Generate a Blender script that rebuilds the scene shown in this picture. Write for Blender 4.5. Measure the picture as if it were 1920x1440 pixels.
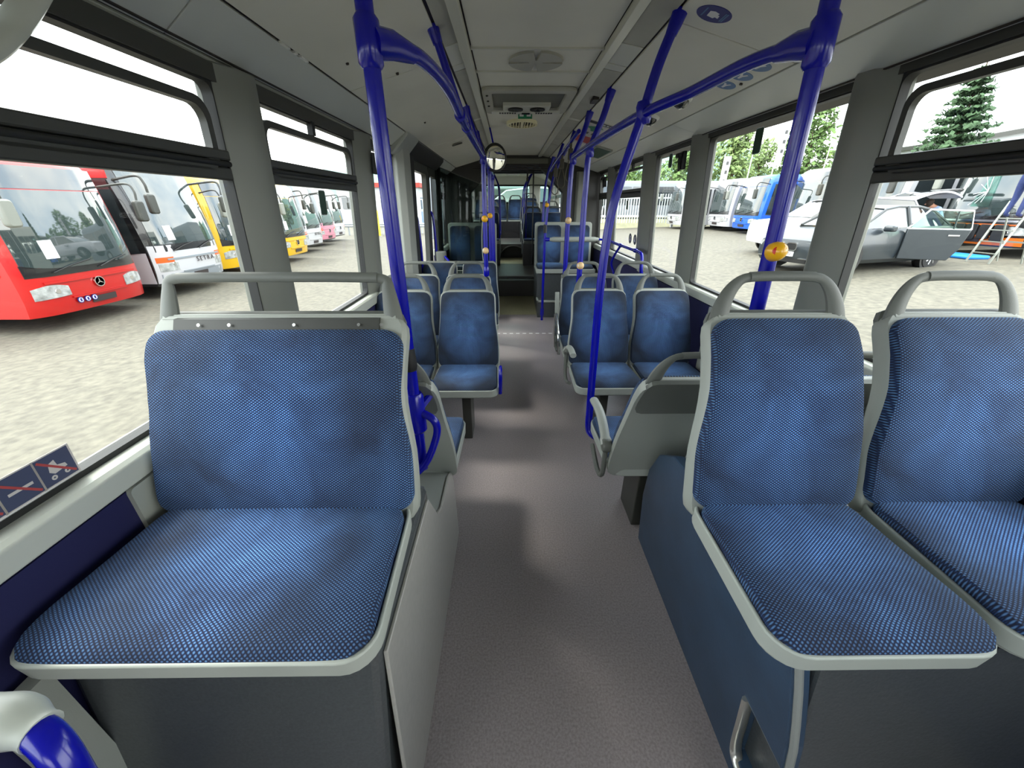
import bpy, math, random
from mathutils import Vector, Matrix
random.seed(7)
PI = math.pi
S = bpy.context.scene
for o in list(bpy.data.objects): bpy.data.objects.remove(o, do_unlink=True)
C = S.collection

# ------------------------------------------------------------------ camera, sky, exposure
cam_d = bpy.data.cameras.new('camera'); cam = bpy.data.objects.new('camera', cam_d); C.objects.link(cam)
cam.location = (0, 0, 1.5)
cam.rotation_euler = (math.radians(90-25.45), 0, math.radians(-0.6))
cam_d.sensor_fit = 'HORIZONTAL'; cam_d.sensor_width = 36.0; cam_d.lens = 705/1920*36
cam_d.clip_start = 0.03; cam_d.clip_end = 1500
S.camera = cam
SKY = 6.2
w = bpy.data.worlds.new('world'); S.world = w; w.use_nodes = True
nt = w.node_tree; nt.nodes.clear()
wo = nt.nodes.new('ShaderNodeOutputWorld'); bg = nt.nodes.new('ShaderNodeBackground')
tc = nt.nodes.new('ShaderNodeTexCoord'); no = nt.nodes.new('ShaderNodeTexNoise'); rp = nt.nodes.new('ShaderNodeValToRGB')
no.inputs['Scale'].default_value = 3.2; no.inputs['Detail'].default_value = 6; no.inputs['Roughness'].default_value = .55
rp.color_ramp.elements[0].position = .36; rp.color_ramp.elements[0].color = (.50, .60, .72, 1)
rp.color_ramp.elements[1].position = .60; rp.color_ramp.elements[1].color = (1, .99, .96, 1)
nt.links.new(tc.outputs['Generated'], no.inputs['Vector']); nt.links.new(no.outputs['Fac'], rp.inputs['Fac'])
nt.links.new(rp.outputs['Color'], bg.inputs['Color']); bg.inputs['Strength'].default_value = SKY
nt.links.new(bg.outputs[0], wo.inputs[0])
sd = bpy.data.lights.new('sun', 'SUN'); sd.energy = 2.6; sd.angle = math.radians(12); sd.color = (1, .96, .88)
sun = bpy.data.objects.new('sun', sd); C.objects.link(sun); sun.rotation_euler = (math.radians(38), 0, math.radians(-115))
vs = S.view_settings
vs.view_transform = 'Standard'; vs.look = 'None'; vs.gamma = 1; vs.use_curve_mapping = False; vs.exposure = 0.2

# ------------------------------------------------------------------ materials
def srgb(r, g, b):
    f = lambda c: (c/255/12.92 if c/255 <= .04045 else ((c/255+.055)/1.055)**2.4)
    return (f(r), f(g), f(b), 1)
MATS = {}
def mat(name, rgb, rough=.5, metal=0, spec=.5, noise=0, nscale=30, bump=0, bscale=200, coat=0, sheen=0):
    m = bpy.data.materials.new(name); m.use_nodes = True; t = m.node_tree
    b = t.nodes['Principled BSDF']; c = srgb(*rgb)
    b.inputs['Base Color'].default_value = c; b.inputs['Roughness'].default_value = rough
    b.inputs['Metallic'].default_value = metal; b.inputs['Specular IOR Level'].default_value = spec
    b.inputs['Coat Weight'].default_value = coat; b.inputs['Sheen Weight'].default_value = sheen
    co = t.nodes.new('ShaderNodeTexCoord')
    if noise:
        n = t.nodes.new('ShaderNodeTexNoise'); n.inputs['Scale'].default_value = nscale; n.inputs['Detail'].default_value = 5
        r = t.nodes.new('ShaderNodeValToRGB')
        r.color_ramp.elements[0].position = .3; r.color_ramp.elements[1].position = .7
        r.color_ramp.elements[0].color = tuple(x*(1-noise) for x in c[:3])+(1,)
        r.color_ramp.elements[1].color = tuple(min(1, x*(1+noise)) for x in c[:3])+(1,)
        t.links.new(co.outputs['Object'], n.inputs['Vector']); t.links.new(n.outputs['Fac'], r.inputs['Fac'])
        t.links.new(r.outputs['Color'], b.inputs['Base Color'])
    if bump:
        n2 = t.nodes.new('ShaderNodeTexNoise'); n2.inputs['Scale'].default_value = bscale; n2.inputs['Detail'].default_value = 3
        bp = t.nodes.new('ShaderNodeBump'); bp.inputs['Strength'].default_value = bump; bp.inputs['Distance'].default_value = .002
        t.links.new(co.outputs['Object'], n2.inputs['Vector']); t.links.new(n2.outputs['Fac'], bp.inputs['Height'])
        t.links.new(bp.outputs['Normal'], b.inputs['Normal'])
    MATS[name] = m; return m
def glass(name, tint, gloss=.06, rough=.02):
    m = bpy.data.materials.new(name); m.use_nodes = True; t = m.node_tree; t.nodes.clear()
    o = t.nodes.new('ShaderNodeOutputMaterial'); tr = t.nodes.new('ShaderNodeBsdfTransparent'); gl = t.nodes.new('ShaderNodeBsdfGlossy')
    mx = t.nodes.new('ShaderNodeMixShader'); fr = t.nodes.new('ShaderNodeLayerWeight'); fr.inputs['Blend'].default_value = .5
    pw = t.nodes.new('ShaderNodeMath'); pw.operation = 'POWER'; pw.inputs[1].default_value = 4
    ml = t.nodes.new('ShaderNodeMath'); ml.operation = 'MULTIPLY_ADD'; ml.inputs[1].default_value = gloss*2; ml.inputs[2].default_value = gloss*.2
    t.links.new(fr.outputs['Facing'], pw.inputs[0])
    tr.inputs['Color'].default_value = tuple(tint)+(1,); gl.inputs['Roughness'].default_value = rough
    t.links.new(pw.outputs[0], ml.inputs[0]); t.links.new(ml.outputs[0], mx.inputs[0])
    t.links.new(tr.outputs[0], mx.inputs[1]); t.links.new(gl.outputs[0], mx.inputs[2]); t.links.new(mx.outputs[0], o.inputs[0])
    MATS[name] = m; return m
def fabric(name, dark, mid, light, kscale=1.0, centre_sheen=.5):
    """woven velour: staggered light knots on dark blue, worn and brushed in places, sheen painted in mid-pad"""
    m = bpy.data.materials.new(name); m.use_nodes = True; t = m.node_tree; N = t.nodes.new; Lk = t.links.new
    b = t.nodes['Principled BSDF']; uv = N('ShaderNodeUVMap'); sx = N('ShaderNodeSeparateXYZ'); Lk(uv.outputs[0], sx.inputs[0])
    def M(op, a, b2=None):
        n = N('ShaderNodeMath'); n.operation = op
        for i, v in enumerate((a, b2)):
            if v is None: continue
            if isinstance(v, (int, float)): n.inputs[i].default_value = v
            else: Lk(v, n.inputs[i])
        return n.outputs[0]
    a = M('ADD', M('MULTIPLY', sx.outputs[0], PI/.0088*kscale), M('MULTIPLY', sx.outputs[1], PI/.0062*kscale))
    c = M('SUBTRACT', M('MULTIPLY', sx.outputs[0], PI/.0088*kscale), M('MULTIPLY', sx.outputs[1], PI/.0062*kscale))
    k = M('MULTIPLY', M('ABSOLUTE', M('SINE', a)), M('ABSOLUTE', M('SINE', c)))
    r1 = N('ShaderNodeValToRGB'); r1.color_ramp.elements[0].position = .12; r1.color_ramp.elements[1].position = .92
    r1.color_ramp.elements[0].color = srgb(*dark); r1.color_ramp.elements[1].color = srgb(*light)
    e = r1.color_ramp.elements.new(.5); e.color = srgb(*mid)
    Lk(k, r1.inputs['Fac'])
    co = N('ShaderNodeTexCoord'); n1 = N('ShaderNodeTexNoise'); n1.inputs['Scale'].default_value = 5.5; n1.inputs['Detail'].default_value = 4
    n1.inputs['Distortion'].default_value = .8
    Lk(co.outputs['Object'], n1.inputs['Vector'])
    r2 = N('ShaderNodeValToRGB'); r2.color_ramp.elements[0].position = .3; r2.color_ramp.elements[1].position = .72
    r2.color_ramp.elements[0].color = (.32, .33, .38, 1); r2.color_ramp.elements[1].color = (1.12, 1.12, 1.08, 1)
    Lk(n1.outputs['Fac'], r2.inputs['Fac'])
    # velour sheen painted into the colour: bright pad centre, dark edges
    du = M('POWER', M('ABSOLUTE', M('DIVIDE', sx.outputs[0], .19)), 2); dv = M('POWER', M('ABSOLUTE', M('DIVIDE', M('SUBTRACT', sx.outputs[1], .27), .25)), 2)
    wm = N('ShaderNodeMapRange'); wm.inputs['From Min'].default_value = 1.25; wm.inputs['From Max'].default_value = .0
    wm.inputs['To Min'].default_value = 1-centre_sheen*.68; wm.inputs['To Max'].default_value = 1+centre_sheen*1.1; Lk(M('ADD', du, dv), wm.inputs['Value'])
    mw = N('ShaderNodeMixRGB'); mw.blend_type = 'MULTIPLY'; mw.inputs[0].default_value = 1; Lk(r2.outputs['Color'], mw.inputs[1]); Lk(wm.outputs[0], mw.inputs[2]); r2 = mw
    mx = N('ShaderNodeMixRGB'); mx.blend_type = 'MULTIPLY'; mx.inputs[0].default_value = 1
    Lk(r1.outputs['Color'], mx.inputs[1]); Lk(r2.outputs[0], mx.inputs[2]); Lk(mx.outputs[0], b.inputs['Base Color'])
    b.inputs['Roughness'].default_value = .85; b.inputs['Sheen Weight'].default_value = .25; b.inputs['Sheen Roughness'].default_value = .35
    b.inputs['Sheen Tint'].default_value = srgb(150, 195, 245)
    bp = N('ShaderNodeBump'); bp.inputs['Strength'].default_value = .35; bp.inputs['Distance'].default_value = .0015
    Lk(k, bp.inputs['Height']); Lk(bp.outputs['Normal'], b.inputs['Normal'])
    MATS[name] = m; return m

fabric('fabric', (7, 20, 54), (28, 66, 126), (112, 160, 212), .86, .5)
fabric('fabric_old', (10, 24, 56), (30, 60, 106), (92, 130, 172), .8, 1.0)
mat('trim', (150, 154, 146), .45, bump=.15, bscale=400)
mat('trim_dark', (96, 99, 93), .5, bump=.15, bscale=400)
mat('tray', (163, 168, 160), .42)
mat('pole', (8, 11, 148), .22, spec=.4, coat=.15)
mat('black', (14, 14, 15), .5)
mat('rubber', (22, 23, 22), .6)
mat('frame_dark', (52, 53, 48), .45)
mat('ceil', (205, 203, 190), .5, noise=.04, nscale=3)
mat('ceil_track', (190, 190, 178), .35)
mat('ceil_grey', (160, 159, 148), .6, noise=.08, nscale=6)
mat('seam', (34, 26, 20), .5)
mat('cove', (196, 198, 190), .4, noise=.03, nscale=2)
mat('pillar', (120, 122, 114), .4)
mat('pillar_lt', (165, 168, 160), .4)
mat('navy', (14, 16, 66), .8, bump=.2, bscale=600)
mat('sill', (180, 183, 172), .38)
mat('floor', (138, 130, 131), .3, noise=.22, nscale=140, bump=.12, bscale=300)
mat('floor_ramp', (142, 138, 108), .3, noise=.2, nscale=90)
mat('floor_far', (98, 95, 92), .4, noise=.2, nscale=60)
mat('podium', (66, 70, 72), .28, noise=.18, nscale=160, bump=.25, bscale=90)
mat('podium_side', (150, 148, 142), .35, noise=.06, nscale=60)
mat('podium_blue', (46, 66, 88), .4, noise=.14, nscale=9, bump=.1, bscale=120)
mat('podium_edge', (128, 131, 128), .5)
mat('alu', (205, 205, 198), .28, metal=.9)
mat('steel', (200, 202, 200), .22, metal=.9)
mat('mirror', (235, 235, 225), .03, metal=1)
mat('mirror_rim', (30, 30, 30), .4)
mat('yellow', (240, 178, 20), .3, coat=.5)
mat('red_btn', (205, 40, 30), .35)
mat('beige_btn', (225, 190, 140), .4)
mat('white_plastic', (225, 225, 218), .4)
mat('cream', (226, 218, 180), .4)
mat('green_sign', (20, 120, 80), .45)
mat('green_dark', (16, 58, 38), .4)
mat('sticker_blue', (16, 16, 105), .45)
mat('sticker_pale', (78, 112, 155), .5)
mat('sticker_navy', (60, 66, 92), .6)
mat('sticker_white', (215, 215, 215), .5)
mat('sticker_grey', (190, 184, 178), .6)
mat('sticker_red', (165, 62, 60), .6)
mat('bellows', (26, 26, 24), .6, bump=.3, bscale=20)
mat('gang_trim', (92, 92, 80), .5)
mat('gang_dark', (38, 37, 33), .5)
mat('step_face_lit', (205, 200, 168), .5, noise=.08, nscale=20)  # pale yellow stands in for light falling on the riser
mat('strap', (70, 66, 52), .6)
mat('dome', (22, 22, 24), .08, coat=1)
mat('asphalt', (93, 89, 77), .8, noise=.30, nscale=9, bump=.3, bscale=60)
mat('gravel', (150, 144, 128), .9, noise=.2, nscale=4)
mat('busred', (172, 12, 10), .3, coat=.6)
mat('buswhite', (178, 177, 180), .3, coat=.6)
mat('busyellow', (205, 160, 4), .3, coat=.6)
mat('busblue', (14, 90, 196), .3, coat=.6)
mat('buspink', (190, 118, 135), .35, coat=.5)
mat('busgrey', (124, 130, 136), .35, coat=.4)
mat('busblack', (20, 20, 22), .25, coat=.6)
mat('busorange', (205, 96, 4), .35, coat=.5)
mat('windscreen', (46, 56, 56), .03, spec=1.0, coat=.6)
mat('sideglass', (36, 42, 44), .04, spec=.8, coat=1)
mat('lamp', (150, 152, 150), .12, coat=1, noise=.45, nscale=9)
mat('amber', (226, 84, 20), .3, coat=.6)
mat('chrome', (220, 220, 222), .12, metal=1)
mat('tyre', (30, 30, 31), .8)
mat('rim', (175, 176, 178), .3, metal=.8)
mat('plate_dark', (52, 44, 44), .5)
mat('paper', (232, 232, 232), .6)
mat('bmw', (44, 50, 54), .28, spec=.4, coat=.25)
mat('suv', (190, 190, 196), .25, coat=.8)
mat('jeans', (38, 50, 96), .85, noise=.2, nscale=30)
mat('shirt', (170, 190, 222), .8)
mat('shirt_dark', (40, 42, 62), .85)
mat('skin', (196, 140, 112), .6)
mat('hair', (50, 36, 26), .8)
mat('shoe', (36, 32, 30), .7)
mat('ladder', (150, 154, 146), .35, metal=.5)
mat('engine', (26, 27, 28), .45, noise=.3, nscale=8)
mat('tarp', (30, 130, 225), .6)
mat('leaf_conifer', (62, 88, 56), .8, noise=.25, nscale=2)
mat('leaf', (92, 118, 62), .8, noise=.3, nscale=1.5)
mat('leaf_birch', (112, 132, 78), .8, noise=.25, nscale=1.5)
mat('bark', (88, 74, 60), .9, noise=.2, nscale=8)
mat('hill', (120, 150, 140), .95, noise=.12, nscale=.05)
mat('hall', (170, 173, 175), .6, noise=.03, nscale=1)
mat('hall_blue', (120, 142, 165), .6)
mat('hall_roof', (150, 52, 40), .6)
mat('fence', (196, 200, 200), .5)
mat('flag', (195, 195, 198), .7)
mat('bank', (150, 148, 120), .9, noise=.2, nscale=2)
mat('yellow_post', (224, 190, 60), .5)
mat('guard', (176, 182, 188), .4, metal=.4)
glass('glass', (.97, .985, .97))
glass('glass_green', (.80, .94, .86))
glass('glass_tint', (.42, .47, .45), .10)
glass('glass_rear', (.72, .88, .80))
glass('glass_crack', (.62, .86, .80), .3, .3)

# ------------------------------------------------------------------ mesh helpers
class MB:
    def __init__(s): s.v = []; s.f = []; s.uv = None
    def add(s, vs, fs, M=None):
        k = len(s.v)
        s.v += [tuple(M @ Vector(p)) if M else tuple(p) for p in vs]
        s.f += [tuple(i+k for i in f) for f in fs]
        return s
    def box(s, x0, x1, y0, y1, z0, z1, M=None):
        vs = [(x, y, z) for z in (z0, z1) for y in (y0, y1) for x in (x0, x1)]
        return s.add(vs, [(0,2,3,1), (4,5,7,6), (0,1,5,4), (2,6,7,3), (0,4,6,2), (1,3,7,5)], M)
    def prism(s, poly, axis, a, b, M=None):
        """poly in the plane of the two other axes (x: y,z; y: x,z; z: x,y)"""
        n = len(poly); vs = []
        for h in (a, b):
            for p, q in poly:
                vs.append((h, p, q) if axis == 'x' else (p, h, q) if axis == 'y' else (p, q, h))
        fs = [(i, (i+1) % n, (i+1) % n+n, i+n) for i in range(n)] + [tuple(range(n))[::-1], tuple(range(n, 2*n))]
        return s.add(vs, fs, M)
    def rrect(s, a0, a1, b0, b1, r, axis, h0, h1, n=4, M=None):
        return s.prism(rr(a0, a1, b0, b1, r, n), axis, h0, h1, M)
    def frame(s, outer, inner, axis, h0, h1, M=None):
        """ring between two outlines with the same number of points"""
        n = len(outer); vs = []
        for h in (h0, h1):
            for poly in (outer, inner):
                for p, q in poly: vs.append((h, p, q) if axis == 'x' else (p, h, q) if axis == 'y' else (p, q, h))
        fs = []
        for i in range(n):
            j = (i+1) % n
            fs += [(i, j, n+j, n+i), (2*n+i, 3*n+i, 3*n+j, 2*n+j), (i, 2*n+i, 2*n+j, j), (n+i, n+j, 3*n+j, 3*n+i)]
        return s.add(vs, fs, M)
    def cyl(s, p0, p1, r0, r1=None, n=14): return s.tube([p0, p1], r0, n, r1)
    def tube(s, pts, r, n=10, r1=None, sec=None, up=None):
        pts = [Vector(p) for p in pts]; m = len(pts); rings = []
        t0 = (pts[1]-pts[0]).normalized()
        a = Vector(up) if up else (Vector((0, 0, 1)) if abs(t0.z) < .9 else Vector((1, 0, 0)))
        u = (a - t0*a.dot(t0)).normalized()
        for i, p in enumerate(pts):
            t = (pts[min(i+1, m-1)]-pts[max(i-1, 0)]).normalized()
            u = (u - t*u.dot(t)).normalized(); v = t.cross(u)
            rr_ = r if r1 is None else r + (r1-r)*i/(m-1)
            if isinstance(r, (list, tuple)): rr_ = r[i]
            ru, rv = (rr_, rr_) if not sec else (sec[0]*rr_, sec[1]*rr_)
            rings.append([p + u*math.cos(2*PI*k/n)*ru + v*math.sin(2*PI*k/n)*rv for k in range(n)])
        vs = [q for g in rings for q in g]
        fs = [(i*n+k, i*n+(k+1) % n, (i+1)*n+(k+1) % n, (i+1)*n+k) for i in range(m-1) for k in range(n)]
        fs += [tuple(range(n))[::-1], tuple(range((m-1)*n, m*n))]
        return s.add(vs, fs)
    def lathe(s, prof, o, ax, n=20):
        ax = Vector(ax).normalized(); a = Vector((0, 0, 1)) if abs(ax.z) < .9 else Vector((1, 0, 0))
        u = (a-ax*a.dot(ax)).normalized(); v = ax.cross(u); o = Vector(o); vs = []
        for r, h in prof: vs += [o+ax*h+(u*math.cos(2*PI*k/n)+v*math.sin(2*PI*k/n))*max(r, 1e-4) for k in range(n)]
        m = len(prof)
        fs = [(i*n+k, i*n+(k+1) % n, (i+1)*n+(k+1) % n, (i+1)*n+k) for i in range(m-1) for k in range(n)]
        fs += [tuple(range(n))[::-1], tuple(range((m-1)*n, m*n))]
        return s.add(vs, fs)
    def patch(s, fn, nu, nv, th):
        """thick skin: fn(u, v) -> (point, outward normal)"""
        vs = []; 
        for off in (0, -th):
            for j in range(nv+1):
                for i in range(nu+1):
                    p, nrm = fn(i/nu, j/nv); vs.append(tuple(Vector(p)+Vector(nrm)*off))
        q = (nu+1)*(nv+1); fs = []
        for j in range(nv):
            for i in range(nu):
                a = j*(nu+1)+i
                fs += [(a, a+1, a+nu+2, a+nu+1), (a+q, a+q+nu+1, a+q+nu+2, a+q+1)]
        bd = [i for i in range(nu)] + [j*(nu+1)+nu for j in range(nv)] + [nv*(nu+1)+nu-i for i in range(nu)] + [(nv-j)*(nu+1) for j in range(nv)]
        for a, b in zip(bd, bd[1:]+bd[:1]): fs.append((a, a+q, b+q, b))
        return s.add(vs, fs)
    def pad(s, spine, hw, r, th, crown, nu=14, ns=22, p=5, end=1.0, wave=None):
        """upholstered pad on a bent (y, z) spine, rounded corners, domed front; uv in metres"""
        sp = [Vector((0, a, b)) for a, b in spine]; L = [0]
        for a, b in zip(sp, sp[1:]): L.append(L[-1]+(b-a).length)
        T = L[-1]
        def at(d):
            d = min(max(d, 0), T)
            for i in range(len(L)-1):
                if d <= L[i+1]+1e-9:
                    k = (d-L[i])/max(1e-9, L[i+1]-L[i]); return sp[i].lerp(sp[i+1], k)
        base = len(s.v)
        if s.uv is None: s.uv = {}
        fr = []; bk = []
        for j in range(ns+1):
            q = .5-.5*math.cos(PI*j/ns); d = q*T
            e = .012; t = (at(d+e)-at(d-e)).normalized(); n = Vector((0, -t.z, t.y))
            h = hw(q); de = min(d, T-d)
            hx = h - r + math.sqrt(max(0, r*r-(r-de)**2)) if de < r else h
            fe = (1-(1-min(1, de/(T*.5)))**p)**(1/p)
            for i in range(nu+1):
                a = -math.cos(PI*i/nu); x = a*hx
                fx = max(0, 1-abs(a)**p)**(1/p)
                off = crown*min(fx, 1)*min(fe, 1)*end
                if wave: off += wave(a, q)*min(fx, fe)
                fr.append((Vector((x, 0, 0))+at(d)+n*off, (x, d))); bk.append((Vector((x, 0, 0))+at(d)-n*th, (x, d)))
        vs = [f[0] for f in fr]+[f[0] for f in bk]; uvs = [f[1] for f in fr]+[f[1] for f in bk]
        W = nu+1; Q = len(fr); fs = []
        for j in range(ns):
            for i in range(nu):
                a = j*W+i; fs += [(a, a+1, a+W+1, a+W), (a+Q, a+Q+W, a+Q+W+1, a+Q+1)]
        bd = [i for i in range(nu)] + [j*W+nu for j in range(ns)] + [ns*W+nu-i for i in range(nu)] + [(ns-j)*W for j in range(ns)]
        for a, b in zip(bd, bd[1:]+bd[:1]): fs.append((a, a+Q, b+Q, b))
        s.add(vs, fs)
        for i, u in enumerate(uvs): s.uv[base+i] = u
        return s
    def map(s, fn): s.v = [tuple(fn(*p)) for p in s.v]; return s
    def build(s, name, m, parent=None, smooth=True, bev=0, kind=None):
        me = bpy.data.meshes.new(name); me.from_pydata(s.v, [], s.f); me.validate()
        if s.uv is not None:
            ul = me.uv_layers.new(name='UVMap')
            for lp in me.loops: ul.data[lp.index].uv = s.uv.get(lp.vertex_index, (0, 0))
        me.materials.append(MATS[m])
        if smooth:
            for p in me.polygons: p.use_smooth = True
            me.set_sharp_from_angle(angle=math.radians(38))
        o = bpy.data.objects.new(name, me); C.objects.link(o)
        if parent: o.parent = parent
        if bev:
            b = o.modifiers.new('bevel', 'BEVEL'); b.width = bev; b.segments = 2; b.limit_method = 'ANGLE'; b.angle_limit = math.radians(40)
        if kind: o['kind'] = kind
        return o
def rr(a0, a1, b0, b1, r, n=4):
    out = []
    for cx, cy, st in ((a1-r, b1-r, 0), (a0+r, b1-r, 1), (a0+r, b0+r, 2), (a1-r, b0+r, 3)):
        for k in range(n+1):
            t = (st+k/n)*PI/2; out.append((cx+r*math.cos(t), cy+r*math.sin(t)))
    return out
def spl(pts, n=8):
    """Catmull-Rom through the points"""
    P = [Vector(p) for p in pts]; P = [P[0]*2-P[1]]+P+[P[-1]*2-P[-2]]; out = []
    for i in range(1, len(P)-2):
        for k in range(n):
            t = k/n; a, b, c, d = P[i-1:i+3]
            out.append(.5*((2*b)+(c-a)*t+(2*a-5*b+4*c-d)*t*t+(3*b-a-3*c+d)*t**3))
    return out+[P[-2]]
def thing(name, label, cat, loc=(0, 0, 0), rz=0, group=None, rot=None):
    o = bpy.data.objects.new(name, None); C.objects.link(o); o.location = loc; o.rotation_euler = rot or (0, 0, rz)
    o.empty_display_size = .1
    return tag(o, label, cat, group)
def tag(o, label, cat, group=None):
    o['label'] = label; o['category'] = cat
    if group: o['group'] = group
    return o
def struct(o, label=None):
    o['kind'] = 'structure'
    if label: o['label'] = label
    return o
def sroot(name, label=None):
    o = bpy.data.objects.new(name, None); C.objects.link(o); o.empty_display_size = .1
    return struct(o, label)
def dup(root, loc, rz, label, group=None):
    def cp(o, par):
        c = o.copy(); C.objects.link(c); c.parent = par
        for ch in o.children: cp(ch, c)
        return c
    r = cp(root, None); r.location = loc; r.rotation_euler = (0, 0, rz); r['label'] = label
    if group: r['group'] = group
    return r
def text(name, s, size, M, m, parent=None, ext=.002, bold=0):
    cu = bpy.data.curves.new(name, 'FONT'); cu.body = s; cu.size = size; cu.extrude = ext; cu.align_x = 'CENTER'; cu.align_y = 'CENTER'
    cu.offset = bold
    o = bpy.data.objects.new(name, cu); C.objects.link(o); bpy.context.view_layer.update()
    me = bpy.data.meshes.new_from_object(o.evaluated_get(bpy.context.evaluated_depsgraph_get()))
    bpy.data.objects.remove(o, do_unlink=True); bpy.data.curves.remove(cu)
    me.transform(M); me.materials.clear(); me.materials.append(MATS[m]); me.name = name
    o = bpy.data.objects.new(name, me); C.objects.link(o)
    if parent: o.parent = parent
    return o
def basis(ex, ey, o):
    ex = Vector(ex).normalized(); ey = Vector(ey); ey = (ey-ex*ex.dot(ey)).normalized(); ez = ex.cross(ey)
    M = Matrix((ex, ey, ez)).transposed().to_4x4(); M.translation = Vector(o); return M

# ================================================================== the setting
Y0, YE = -3.4, 6.42                    # front section of the bus, behind the camera to the joint
XL, XR = -.97, 1.43                    # window planes at sill height
leanL = lambda x, y, z: (x+.055*max(0, z-.945), y, z)
leanR = lambda x, y, z: (x-.055*max(0, z-.945), y, z)

# outdoor ground, rising a little to the right
g = MB(); xs = [-400, -60, -9, -1.2, 1.6, 9, 13, 20, 60, 500]; zs = [-1.0, -1.0, -.80, -.42, -.30, 0, .1, .2, .3, .3]
vs = [(x, y, z) for y in (-60, 700) for x, z in zip(xs, zs)]; n = len(xs)
g.add(vs, [(i, i+1, n+i+1, n+i) for i in range(n-1)])
struct(g.build('ground', 'asphalt', smooth=False), 'sunlit pale asphalt yard outside the bus')
def gz(x):
    for a, b, c, d in zip(xs, xs[1:], zs, zs[1:]):
        if a <= x <= b: return c+(d-c)*(x-a)/(b-a)
    return 0

# floor
fl = MB().box(-1.0, 1.46, Y0, 5.6, -.12, 0).build('floor', 'floor', smooth=False); struct(fl, 'speckled grey vinyl floor of the bus aisle')
m = MB().prism([(5.6, -.12), (5.6, 0), (6.73, .13), (6.73, -.12)], 'x', -1.0, 1.46); m.build('ramp', 'floor_ramp', fl, smooth=False)
m = MB().box(-1.0, 1.46, 6.73, 6.78, -.12, .38); m.build('step_riser', 'step_face_lit', fl, smooth=False)
m = MB().box(-.36, .62, 6.722, 6.80, .36, .385); m.build('step_nosing', 'podium_edge', fl, smooth=False)
m = MB().box(-1.0, 1.46, 6.78, 8.2, .1, .38); m.build('gangway_plate', 'floor_far', fl, smooth=False)
m = MB().box(-1.0, 1.46, 8.2, 9.3, .1, .381); m.build('rear_floor', 'floor_ramp', fl, smooth=False)
m = MB().box(-1.0, 1.46, 9.3, 12.0, .1, .68); m.build('rear_platform', 'floor_far', fl, smooth=False)
pts = [(.13+.32*math.cos(t*PI/16), .385+.26*math.sin(t*PI/16)) for t in range(17)]
MB().prism(pts, 'y', 9.285, 9.31).build('step_opening', 'black', fl)
MB().tube([(x, 9.28, z) for x, z in pts], .014, 8).build('step_arch_trim', 'podium_edge', fl)
for k in range(9):
    MB().box(-.15+k*.084, -.105+k*.084, 4.66, 4.685, 0, .0015).build('floor_dash', 'sticker_white', fl, smooth=False)

# ---- walls
def wall(side):
    L = side == 'left'; sg = 1 if L else -1; X = XL if L else XR; ln = leanL if L else leanR
    R = sroot('wall_'+side, ('left' if L else 'right')+' inner side wall of the bus below and between the windows')
    xo = X-.06*sg; xi = X+.04*sg
    spans = [(Y0, 3.5), (5.5, 6.6)] if L else [(Y0, 6.6)]
    for a, b in spans:
        MB().box(min(xo, xi), max(xo, xi), a, b, -.3, .87).build('lower_wall', 'navy', R, smooth=False)
        MB().prism([(xo, .86), (xi+.012*sg, .88), (xi+.012*sg, .932), (xi, .942), (xo, .945)], 'y', a, b).build('sill_rail', 'sill', R, bev=.004)
    pill = [(-.12, .07), (1.475, 1.655), (2.64, 2.85)] if L else [(.1, .3), (1.635, 1.80), (3.01, 3.21), (4.02, 4.27), (5.50, 5.71)]
    zt = 1.90 if L else 1.96
    pill = [(-3.4, -2.0)]+pill
    for a, b in pill:
        w_ = b-a
        poly = [(X-.05*sg, a-.015), (X+.004*sg, a-.015), (X+.046*sg, a+w_*.42), (X+.052*sg, b-.03), (X+.035*sg, b), (X-.05*sg, b)]
        MB().prism(poly, 'z', .93, zt).map(ln).build('pillar', 'pillar', R, bev=.006)
    for yc in ([.72, 2.0] if L else [1.2, 2.4, 3.7]):
        x0, x1 = sorted((xi-.002*sg, xi+.012*sg))
        MB().rrect(yc, yc+.14, .42, .875, .012, 'x', x0, x1).build('cover_strip', 'trim', R)
    return R
WL = wall('left'); WR = wall('right')

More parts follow.
